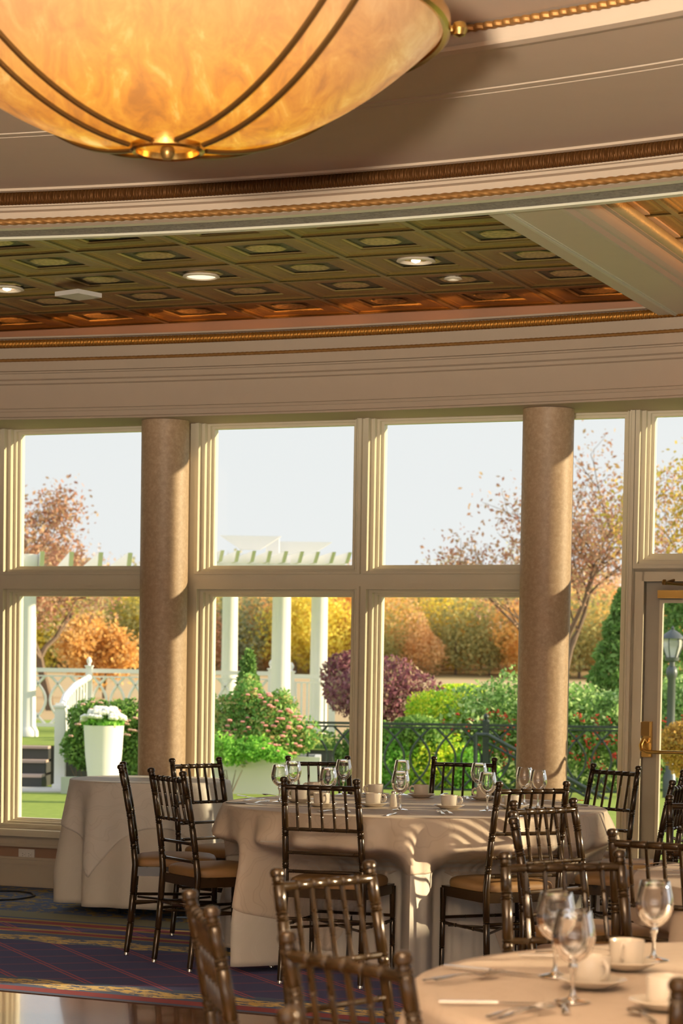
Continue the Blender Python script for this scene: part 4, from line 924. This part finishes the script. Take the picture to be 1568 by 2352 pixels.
conifer('tall dark green conifer behind the lamp post seen through the door glass', 1590, 38, 3.6, 1.5, 2, mg_ever)
conifer('small pointed conifer rising out of the pink rose bush', 571, 31.0, 1.75, .42, 3, mg_ever, 3500)
# shrubs behind the iron railing
def sh(name, label, cat, px, py, Y, rx, rz, n, size, mat, ry=None, **k):
    p = at_y(px, py, Y); return bush(name, label, cat, (p.x, p.y, p.z), (rx, ry or rx*.8, rz), n, size, mat, **k)
sh('purple_shrub', 'dark purple-leaved shrub left of the yellow bush, seen across the middle mullion', 'shrub', 880, 1590, 34, .72, .52, 6500, .035, mg_purple, up=1)
sh('purple_shrub', 'dark purple-leaved shrub beside the end of the white railing', 'shrub', 790, 1560, 35, .36, .48, 2600, .034, mg_purple, up=1)
sh('gold_shrub', 'bright yellow-green shrub in front of the meadow, left of the glossy hedge', 'shrub', 1000, 1640, 33, .50, .34, 5200, .028, mg_yel)
sh('gold_shrub', 'bright yellow shrub top right behind the yellow-green shrub', 'shrub', 1040, 1592, 34.5, .42, .16, 2600, .026, mg_yel)
hedge = thing('hedge', 'long glossy green hedge with red berries behind the iron railing', 'hedge', (1.9, 33.0, GZ))
P = np.concatenate([blob(5200, (x, 0, z), (.75, .6, h), .35, .25) for x, z, h in [(.15, .95, .52), (.9, 1.0, .58), (1.6, .98, .54), (2.3, 1.0, .56), (3.0, 1.0, .6), (3.7, .95, .6)]]); obj('foliage', leaves(P, .035, .6, up=.6), mg_hedge, hedge)
P = np.stack([rng.uniform(-.3, 4, 5000), rng.uniform(-.45, .45, 5000), rng.uniform(0, .8, 5000)], 1); o_ = obj('lower_foliage', leaves(P, .038, .6), mg_dark, hedge)
mred = plain('red_berries', (.55, .03, .02, 1), .35); mb = MB()
for k in range(200):
    x, z = random.uniform(-.5, 4.0), random.uniform(.25, 1.15)
    for j in range(5): mb.lathe([(.001, -.014), (.012, -.007), (.014, 0), (.012, .007), (.001, .014)], 6, (x+random.gauss(0, .03), -.62+random.gauss(0, .05), z+random.gauss(0, .03)))
o_ = obj('berries', mb, mred, hedge); o_['kind'] = 'stuff'
for i, (px, py, rx, rz, m_, d_) in enumerate([(770, 1765, .42, .42, mg_dark, 'dark green shrub at the left end of the iron railing'), (905, 1750, .44, .52, mg_light, 'light green shrub behind the iron railing, just right of the middle mullion'), (1000, 1760, .42, .48, mg_yel, 'yellow-green low shrub behind the iron railing in the middle of the pane'), (1080, 1780, .40, .40, mg_light, 'light green low shrub behind the iron post with the ball finial'), (850, 1700, .36, .30, mg_dark, 'dark green shrub under the purple one behind the railing'), (960, 1690, .40, .30, mg_dark, 'dark green foliage mound under the yellow shrub')]):
    sh('green_shrub', d_, 'shrub', px, py, 32.2, rx, rz, 3600, .032, m_)
sh('orange_shrub', 'orange-brown clipped shrub seen through the door glass above the push bar', 'shrub', 1568, 1712, 27, .32, .33, 5200, .022, mg_orange)
sh('green_shrub', 'light green hedge mass below the lamp post, seen through the door glass', 'shrub', 1585, 1600, 33, .5, .30, 3200, .03, mg_hedge)
# white planter wall and rose bushes
m_white = plain('white_exterior_paint', (.89, .88, .88, 1), .5, var=.02); m_whitec = plain('white_planter_render', (.80, .80, .80, 1), .6, var=.03)
p0 = at_z(490, 1826, GZ); p1 = at_z(735, 1822, GZ); zt = at_y(600, 1737, (p0.y+p1.y)/2).z
pw = thing('planter_box', 'long white planter box under the pink rose bush', 'planter', ((p0.x+p1.x)/2, (p0.y+p1.y)/2, GZ))
mb = MB(); w_2 = (p1.x-p0.x)/2+.45; mb.box(-w_2-.15, w_2-.45, -.05, .04, 0, zt-GZ); mb.box(-w_2-.15, w_2-.45, .9, .98, 0, zt-GZ); mb.box(-w_2-.15, -w_2-.07, .04, .9, 0, zt-GZ); mb.box(w_2-.53, w_2-.45, .04, .9, 0, zt-GZ); obj('box_walls', mb, m_whitec, pw)
mb = MB(); mb.box(-w_2-.07, w_2-.53, .04, .9, 0, zt-GZ-.04); obj('soil', mb, plain('dark_soil', (.06, .04, .025, 1), .95), pw)
m_pinkf = plain('pink_petals', (.85, .36, .36, 1), .6, var=.2, scale=60); m_rose2 = plain('coral_petals', (.86, .34, .26, 1), .6, var=.2, scale=60); m_dry = plain('dried_pink_petals', (.56, .36, .30, 1), .7, var=.2, scale=60); m_wf = plain('white_petals', (.86, .88, .84, 1), .6, var=.04)
def flower(parent, p, r, mat, name='flower'):
    mb = MB(); rr = random.Random(int(abs(p[0]*1e4)+abs(p[2])*1e4))
    for k in range(9):
        a = k*2.4; q = .25+.75*k/9; c = Vector((p[0]+r*.5*q*math.cos(a), p[1]+r*.5*q*math.sin(a)-r*.2, p[2]+r*.45*q*math.sin(a*1.3)))
        mb.lathe([(.001, -r*.32), (r*.30, -r*.18), (r*.42, .02*r), (r*.30, r*.2), (.001, r*.30)], 7, c)
    return obj(name, mb, mat, parent)
def rose(label, blobs, Y, nfl, fl_fn, mat, size=.03, cat='rose bush', name='rose_bush'):
    pts = [at_y(x, y, Y) for x, y, _, _ in blobs]; c = pts[0]
    t = thing(name, label, cat, (c.x, c.y, zt if name == 'rose_bush' else GZ)); base = t.location
    P = np.concatenate([blob(int(2600*rx*rz/.09)+400, (p.x-base.x, p.y-base.y, p.z-base.z), (rx, rx*.75, rz), .38, .3) for p, (_, _, rx, rz) in zip(pts, blobs)])
    obj('foliage', leaves(P, size), mat, t)
    for k in range(nfl):
        px, py, r, m_ = fl_fn(k); p = at_y(px, py, Y-random.uniform(.15, .45)); flower(t, tuple(Vector(p)-Vector(base)), r, m_)
    mb = MB()
    for k in range(6): mb.tube([(random.gauss(0, .08), 0, .0), (random.gauss(0, .12), 0, .35)], [.012, .005], 5)
    obj('stem', mb, m_bark, t); return t
rr = random.Random(5)
def pink(k):
    if k % 5 == 0: return rr.gauss(548, 18), rr.gauss(1672, 14), .045, m_pinkf
    while True:
        x, y = rr.gauss(640, 42), rr.gauss(1660, 45)
        top = 1570+abs(x-590)*.75
        if top < y < 1742 and x < 722: return x, y, rr.uniform(.035, .055), m_rose2 if y > 1715 else m_pinkf
rose('big rose bush full of pink blooms above the white planter box', [(610, 1665, .40, .42), (570, 1610, .25, .28), (660, 1690, .30, .28), (530, 1690, .32, .34), (690, 1700, .22, .2), (530, 1640, .26, .30), (640, 1630, .2, .25)], 30.2, 64, pink, leaf_mat('rose_leaves', [(.07, .20, .05, 1), (.16, .34, .08, 1), (.30, .46, .14, 1), (.42, .30, .14, 1)]), .026)
rose('trailing light green foliage spilling over the white planter box below the roses', [(520, 1722, .28, .16), (580, 1722, .24, .15), (630, 1735, .2, .1)], 29.6, 6, lambda k: (rr.uniform(600, 700), rr.uniform(1700, 1740), .03, m_pinkf), mg_light, .026, 'plant', 'trailing_plant')
rose('green leafy bush with faded pink blooms behind the white urn', [(190, 1712, .26, .36), (235, 1690, .35, .40), (300, 1712, .28, .38), (285, 1655, .30, .26), (200, 1660, .26, .26), (360, 1700, .3, .4)], 30.2, 34, lambda k: (rr.choice((rr.uniform(160, 230), rr.uniform(270, 318))), rr.uniform(1612, 1690), .045, m_dry), mg_dark, .03, 'bush', 'hydrangea_bush')
p = at_z(200, 1800, GZ)
mb = MB(); mb.box(-.42, 1.35, -.04, .04, 0, .22); tag(obj('planter_wall', mb, plain('sage_render', (.50, .55, .47, 1), .8), loc=(at_y(230, 1780, 29.6).x-.1, 29.7, GZ)), 'low pale planter wall behind the white urn on the left', 'planter')
# white urn planter
pu_ = at_y(238, 1700, 27.8); ur = thing('urn_planter', 'tall tapered white urn filled with white flowers behind the small table', 'planter', (pu_.x, pu_.y, GZ))
zt2 = at_y(238, 1666, 27.8).z-GZ
mb = MB(); mb.lathe([(.16, 0), (.17, .02), (.19, zt2*.3), (.225, zt2*.62), (.246, zt2-.01), (.25, zt2), (.235, zt2), (.225, zt2-.05), (.001, zt2-.06)], 48); obj('urn', mb, m_white, ur, smooth=True)
P = blob(900, (0, 0, zt2+.02), (.25, .2, .07), .5); obj('leaves', leaves(P, .05, up=0), mg_light, ur)
for k in range(46):
    a = random.random()*6.28; q = math.sqrt(random.random()); flower(ur, (.25*q*math.cos(a), .2*q*math.sin(a), zt2+.07+.15*(1-q*q)+random.gauss(0, .012)), .085, m_wf)
# raised platform with turf, steps
YP = at_z(80, 1712, .25).y; xr = at_y(768, 1650, 39).x
m_step = plain('pinkish_stone_tread', (.55, .42, .36, 1), .7); m_riser = plain('charcoal_riser', (.06, .065, .065, 1), .5, bump=.3)
mb = MB(); mb.box(-9, xr, YP, 46, GZ, .248); struct(obj('garden_platform', mb, m_riser))
mb = MB(); mb.box(-9, xr+.02, YP-.02, 46.02, .248, .256); struct(obj('platform_turf', mb, m_lawn))
xs0, xs1 = at_z(-40, 1800, GZ).x, at_z(122, 1800, GZ).x
stp = thing('garden_steps', 'three dark garden steps with pinkish stone treads at the far left', 'steps', ((xs0+xs1)/2, YP-.5, GZ))
hw = (xs1-xs0)/2
for k in range(3):
    zt_ = .55*(k+1)/3-.0; y1 = -.55+.36*k+.03
    mb = MB(); mb.box(-hw, hw, y1+.03, .5, .55*k/3, zt_-.035); obj('riser', mb, m_riser, stp)
    mb = MB(); mb.box(-hw, hw, y1, y1+.42 if k < 2 else .5, zt_-.035, zt_); obj('tread', mb, m_step, stp)
mb = MB(); q = at_z(85, 1838, GZ); mb.box(-.9, .45, -.5, .5, 0, .02); struct(obj('paving_slab', mb, plain('pale_paving', (.62, .60, .56, 1), .8), loc=(q.x-.2, q.y+2.2, GZ)))
# white railings
def arcs(mb, x0, x1, y, z0, z1, fn, r=.014, per=.30):
    n = max(1, round((x1-x0)/per)); per = (x1-x0)/n; h = z1-z0
    for k in range(-1, n+1):
        for s in (1, -1):
            pts = []
            for i in range(13):
                t_ = i/12; xx = x0+per*(k+.5)+s*per*.75*(1-2*abs(math.sin(PI*t_))) if False else x0+per*(k+.5)+s*(per*.78*(math.sin(PI*t_))-per*.39)*1.0
                pts.append((xx, y, z0+h*t_))
            run = []
            for p in pts+[None]:
                if p is None or not (x0-.001 <= p[0] <= x1+.001):
                    if len(run) > 1: mb.tube([fn(*q_) for q_ in run], r, 6)
                    run = []
                else: run.append(p)
idf = lambda x, y, z: Vector((x, y, z))
def white_fence(label, px0, px1, Y, z0, z1, style, posts):
    x0, x1 = at_y(px0, 1600, Y).x, at_y(px1, 1600, Y).x
    t = thing('white_railing', label, 'railing', ((x0+x1)/2, Y, z0)); f = lambda x, y, z: Vector((x-(x0+x1)/2, y, z-z0))
    mb = MB(); mb.box(x0, x1, -.05, .05, z1-.07, z1, f); mb.box(x0, x1, -.03, .03, z1-.15, z1-.125, f); obj('top_rail', mb, m_white, t)
    mb = MB(); mb.box(x0, x1, -.035, .035, z0+.06, z0+.12, f); obj('bottom_rail', mb, m_white, t)
    mb = MB()
    if style == 'arc': arcs(mb, x0, x1, 0, z0+.1, z1-.13, f, .024)
    else:
        n = int((x1-x0)/.095)
        for k in range(n): xx = x0+(k+.5)*(x1-x0)/n; mb.box(xx-.019, xx+.019, -.02, .02, z0+.1, z1-.13, f)
    obj('lattice' if style == 'arc' else 'baluster_run', mb, m_white, t)
    for px in posts:
        xx = at_y(px, 1600, Y).x; mb = MB(); mb.box(xx-.055, xx+.055, -.055, .055, z0, z1+.03, f); mb.box(xx-.07, xx+.07, -.07, .07, z1+.03, z1+.055, f)
        mb.lathe([(.03, 0), (.022, .02), (.04, .055), (.045, .085), (.03, .12), (.012, .14), (.001, .15)], 14, f(xx, 0, z1+.055)); obj('post', mb, m_white, t, smooth=True)
zt_f = at_y(400, 1540, 39).z+.01
white_fence('white railing of interlaced arches along the garden platform at the left', 20, 200, 39, .256, zt_f, 'arc', [])
white_fence('white arched railing running behind the left column to the square post', 208, 660, 38.6, .256, zt_f, 'arc', [204, 622])
white_fence('white railing with straight balusters ending beside the purple shrub', 672, 765, 38.2, .256, zt_f-.04, 'bar', [668, 762])
# stair handrail and newel
nb = at_z(137, 1815, GZ); t = thing('stair_railing', 'white stair railing stepping down to a square newel beside the steps', 'railing', (nb.x, nb.y, GZ))
nh = at_y(137, 1625, nb.y).z-GZ
mb = MB(); mb.box(-.07, .07, -.07, .07, 0, nh); mb.box(-.095, .095, -.095, .095, 0, .08); mb.box(-.09, .09, -.09, .09, nh, nh+.03); mb.box(-.06, .06, -.06, .06, nh+.03, nh+.06); obj('newel_post', mb, m_white, t)
a_ = Vector((0, 0, nh-.03)); b_ = at_y(204, 1556, 38.5)-nb; m1 = at_y(150, 1600, nb.y+1.4)-nb; m2 = at_y(172, 1575, nb.y+3.2)-nb
mb = MB(); mb.tube([a_, m1, m2, b_], .05, 8); obj('handrail', mb, m_white, t, smooth=True)
mb = MB()
for k in range(14):
    q = k/14; P_ = [a_, m1, m2, b_]; s3 = q*3; i = min(2, int(s3)); pt = P_[i].lerp(P_[i+1], s3-i); mb.tube([pt, pt-Vector((0, 0, .8))], .018, 6)
obj('baluster_run', mb, m_white, t)
# pergola
pg = thing('pergola', 'white pergola with round columns and stepped rafters standing on the garden platform', 'pergola', (at_y(600, 1600, 38).x, 38, .256))
pb = pg.location
def pcol(px, dia_px, Y, ztop=3.1):
    x = at_y(px, 1500, Y).x-pb.x; r = dia_px/2/FPX*Y; mb = MB(); mb.lathe([(r*1.35, 0), (r*1.35, .08), (r*1.15, .13), (r*1.02, .16), (r, .5), (r*.93, ztop-.35-.256), (r*1.15, ztop-.3-.256), (r*1.2, ztop-.256)], 32, (x, Y-pb.y, 0)); obj('column', mb, m_white, pg, smooth=True)
for px, d_, Y in ((64, 38, 35.5), (527, 38, 41), (645, 45, 37.2), (732, 40, 39.5)): pcol(px, d_, Y)
def pbeam(a, b, h, w, name='beam'):
    a, b = Vector(a)-pb, Vector(b)-pb; d = (b-a).normalized(); s = Vector((-d.y, d.x, 0))*w/2; mb = MB()
    e = d*.28
    poly = [a-e*1.2+Vector((0, 0, h)), b+e*1.2+Vector((0, 0, h)), b+Vector((0, 0, 0)), a+Vector((0, 0, 0))]
    mb.add([p+s for p in poly]+[p-s for p in poly], [(0, 1, 2, 3), (7, 6, 5, 4), (0, 4, 5, 1), (1, 5, 6, 2), (2, 6, 7, 3), (3, 7, 4, 0)]); obj(name, mb, m_white, pg)
def A(px, py, Y): return at_y(px, py, Y)
zb = A(560, 1262, 37).z
pbeam((A(552, 1262, 37).x, 37, zb), (A(598, 1262, 37).x, 37, zb), .22, .12)
pbeam((A(650, 1262, 38.5).x, 38.5, zb), (A(716, 1262, 38.5).x, 38.5, zb), .22, .12)
mb = MB(); c_ = A(622, 1285, 37)-pb; mb.box(c_.x-.11, c_.x+.11, -.3, -.08, c_.z, c_.z+.38); obj('roof_post', mb, m_white, pg)
zb2 = A(600, 1296, 37).z
for k in range(9): x0_ = A(508+k*36, 1300, 36.5).x; pbeam((x0_, 36.2, zb2), (x0_-.6, 40, zb2), .16, .06, 'rafter')
pbeam((A(500, 1300, 36.4).x, 36.4, zb2-.2), (A(800, 1300, 36.4).x, 36.4, zb2-.2), .18, .12); pbeam((A(500, 1300, 39.5).x, 39.5, zb2-.2), (A(790, 1300, 39.5).x, 39.5, zb2-.2), .18, .12)
for k in range(8): x0_ = A(-30+k*66, 1290, 35.5).x; pbeam((x0_, 35.2, A(200, 1302, 35.5).z), (x0_-.7, 39.5, A(200, 1302, 35.5).z), .20, .07, 'rafter')
pbeam((A(-60, 1300, 35.5).x, 35.5, A(200, 1302, 35.5).z-.2), (A(420, 1300, 35.5).x, 35.5, A(200, 1302, 35.5).z-.2), .18, .12)
# black iron railing
m_iron = plain('dark_green_grey_iron', (.035, .055, .055, 1), .35, .3, var=.15)
YI = 30.6
def ifence(label, px0, px1, posts, diag=None):
    x0, x1 = at_y(px0, 1700, YI).x, at_y(px1, 1700, YI).x; zt_i = at_y(1000, 1661, YI).z; xm = (x0+x1)/2
    t = thing('iron_railing', label, 'railing', (xm, YI, GZ)); f = lambda x, y, z: Vector((x-xm, y, z-GZ))
    mb = MB(); mb.box(x0, x1, -.03, .03, zt_i-.035, zt_i, f); mb.box(x0, x1, -.02, .02, zt_i-.075, zt_i-.05, f); obj('top_rail', mb, m_iron, t)
    mb = MB(); mb.box(x0, x1, -.02, .02, GZ+.07, GZ+.10, f); obj('bottom_rail', mb, m_iron, t)
    mb = MB(); arcs(mb, x0, x1, 0, GZ+.09, zt_i-.06, f, .015, .34); obj('arch_lattice', mb, m_iron, t)
    for px in posts:
        xx = at_y(px, 1700, YI).x; mb = MB(); mb.box(xx-.045, xx+.045, -.045, .045, GZ, zt_i+.03, f); mb.lathe([(.05, 0), (.05, .02), (.02, .03), (.035, .055), (.038, .075), (.025, .10), (.001, .115)], 14, f(xx, 0, zt_i+.03)); obj('post', mb, m_iron, t, smooth=True)
ifence('dark iron railing of interlaced arches on the lawn edge, left of the ball-topped post', 700, 1112, [])
ifence('dark iron railing continuing right of the ball-topped post behind the column', 1118, 1470, [1115])
a_ = at_y(1120, 1688, YI-.25); b_ = at_y(1440, 1862, YI-.25)
t = thing('iron_stair_railing', 'dark iron stair handrail sloping down to the right past the column', 'railing', (a_.x, YI-.25, GZ))
o3 = Vector((a_.x, YI-.25, GZ)); mb = MB(); mb.tube([a_-o3, b_-o3], .028, 8); mb.tube([a_-o3-Vector((0, 0, .11)), b_-o3-Vector((0, 0, .11))], .018, 8); a2 = a_+Vector((-.16, 0, .0)); mb.tube([a2-o3, a_-o3], .028, 8); mb.tube([a2-o3, a2-o3-Vector((0, 0, .75))], .03, 8); obj('handrail', mb, m_iron, t, smooth=True)
mb = MB()
for k in range(9):
    q = k/9; p = a_.lerp(b_, q)-o3; pts = [p+Vector((.30*math.sin(PI*s/10*.9), 0, -.55*s/10)) for s in range(11)]
    mb.tube([p_ for p_ in pts], .011, 6)
obj('arch_lattice', mb, m_iron, t)
# lamp post
lp = at_y(1541, 1600, 31); t = thing('lamp_post', 'dark lamp post with a glass lantern seen through the door glass', 'lamp post', (lp.x, lp.y, GZ))
def lz(py): return at_y(1541, py, 31).z-GZ
zb_, zg, zr, ztp = lz(1518), lz(1510), lz(1466), lz(1436)
m_lampm = plain('grey_painted_iron', (.10, .12, .13, 1), .4, .3)
mb = MB(); mb.lathe([(.09, 0), (.09, .3), (.06, .36), (.055, lz(1560)), (.07, lz(1556)), (.08, lz(1545)), (.07, lz(1535)), (.04, lz(1530)), (.04, zb_)], 20); obj('pole', mb, m_lampm, t, smooth=True)
mb = MB(); mb.lathe([(.05, zb_-.01), (.09, zb_), (.10, zg)], 16); obj('lantern_base', mb, m_lampm, t, smooth=True)
mb = MB(); mb.lathe([(.075, zg), (.13, (zg+zr)/2+.02), (.135, zr-.05), (.12, zr)], 6, caps=False); obj('lantern_glass', mb, plain('milky_lantern_glass', (.72, .74, .72, 1), .2, Transmission_Weight=.5), t)
mb = MB()
for k in range(6): a = k*PI/3; mb.tube([(r_*1.02*math.cos(a), r_*1.02*math.sin(a), z_) for r_, z_ in ((.078, zg), (.132, (zg+zr)/2+.02), (.137, zr-.05), (.12, zr))], .008, 6)
obj('lantern_frame', mb, m_lampm, t)
mb = MB(); mb.lathe([(.165, zr-.005), (.16, zr+.01), (.11, zr+.06), (.05, zr+.10), (.02, zr+.12), (.025, zr+.14), (.008, ztp-.02), (.001, ztp)], 20); obj('lantern_roof', mb, m_lampm, t, smooth=True)
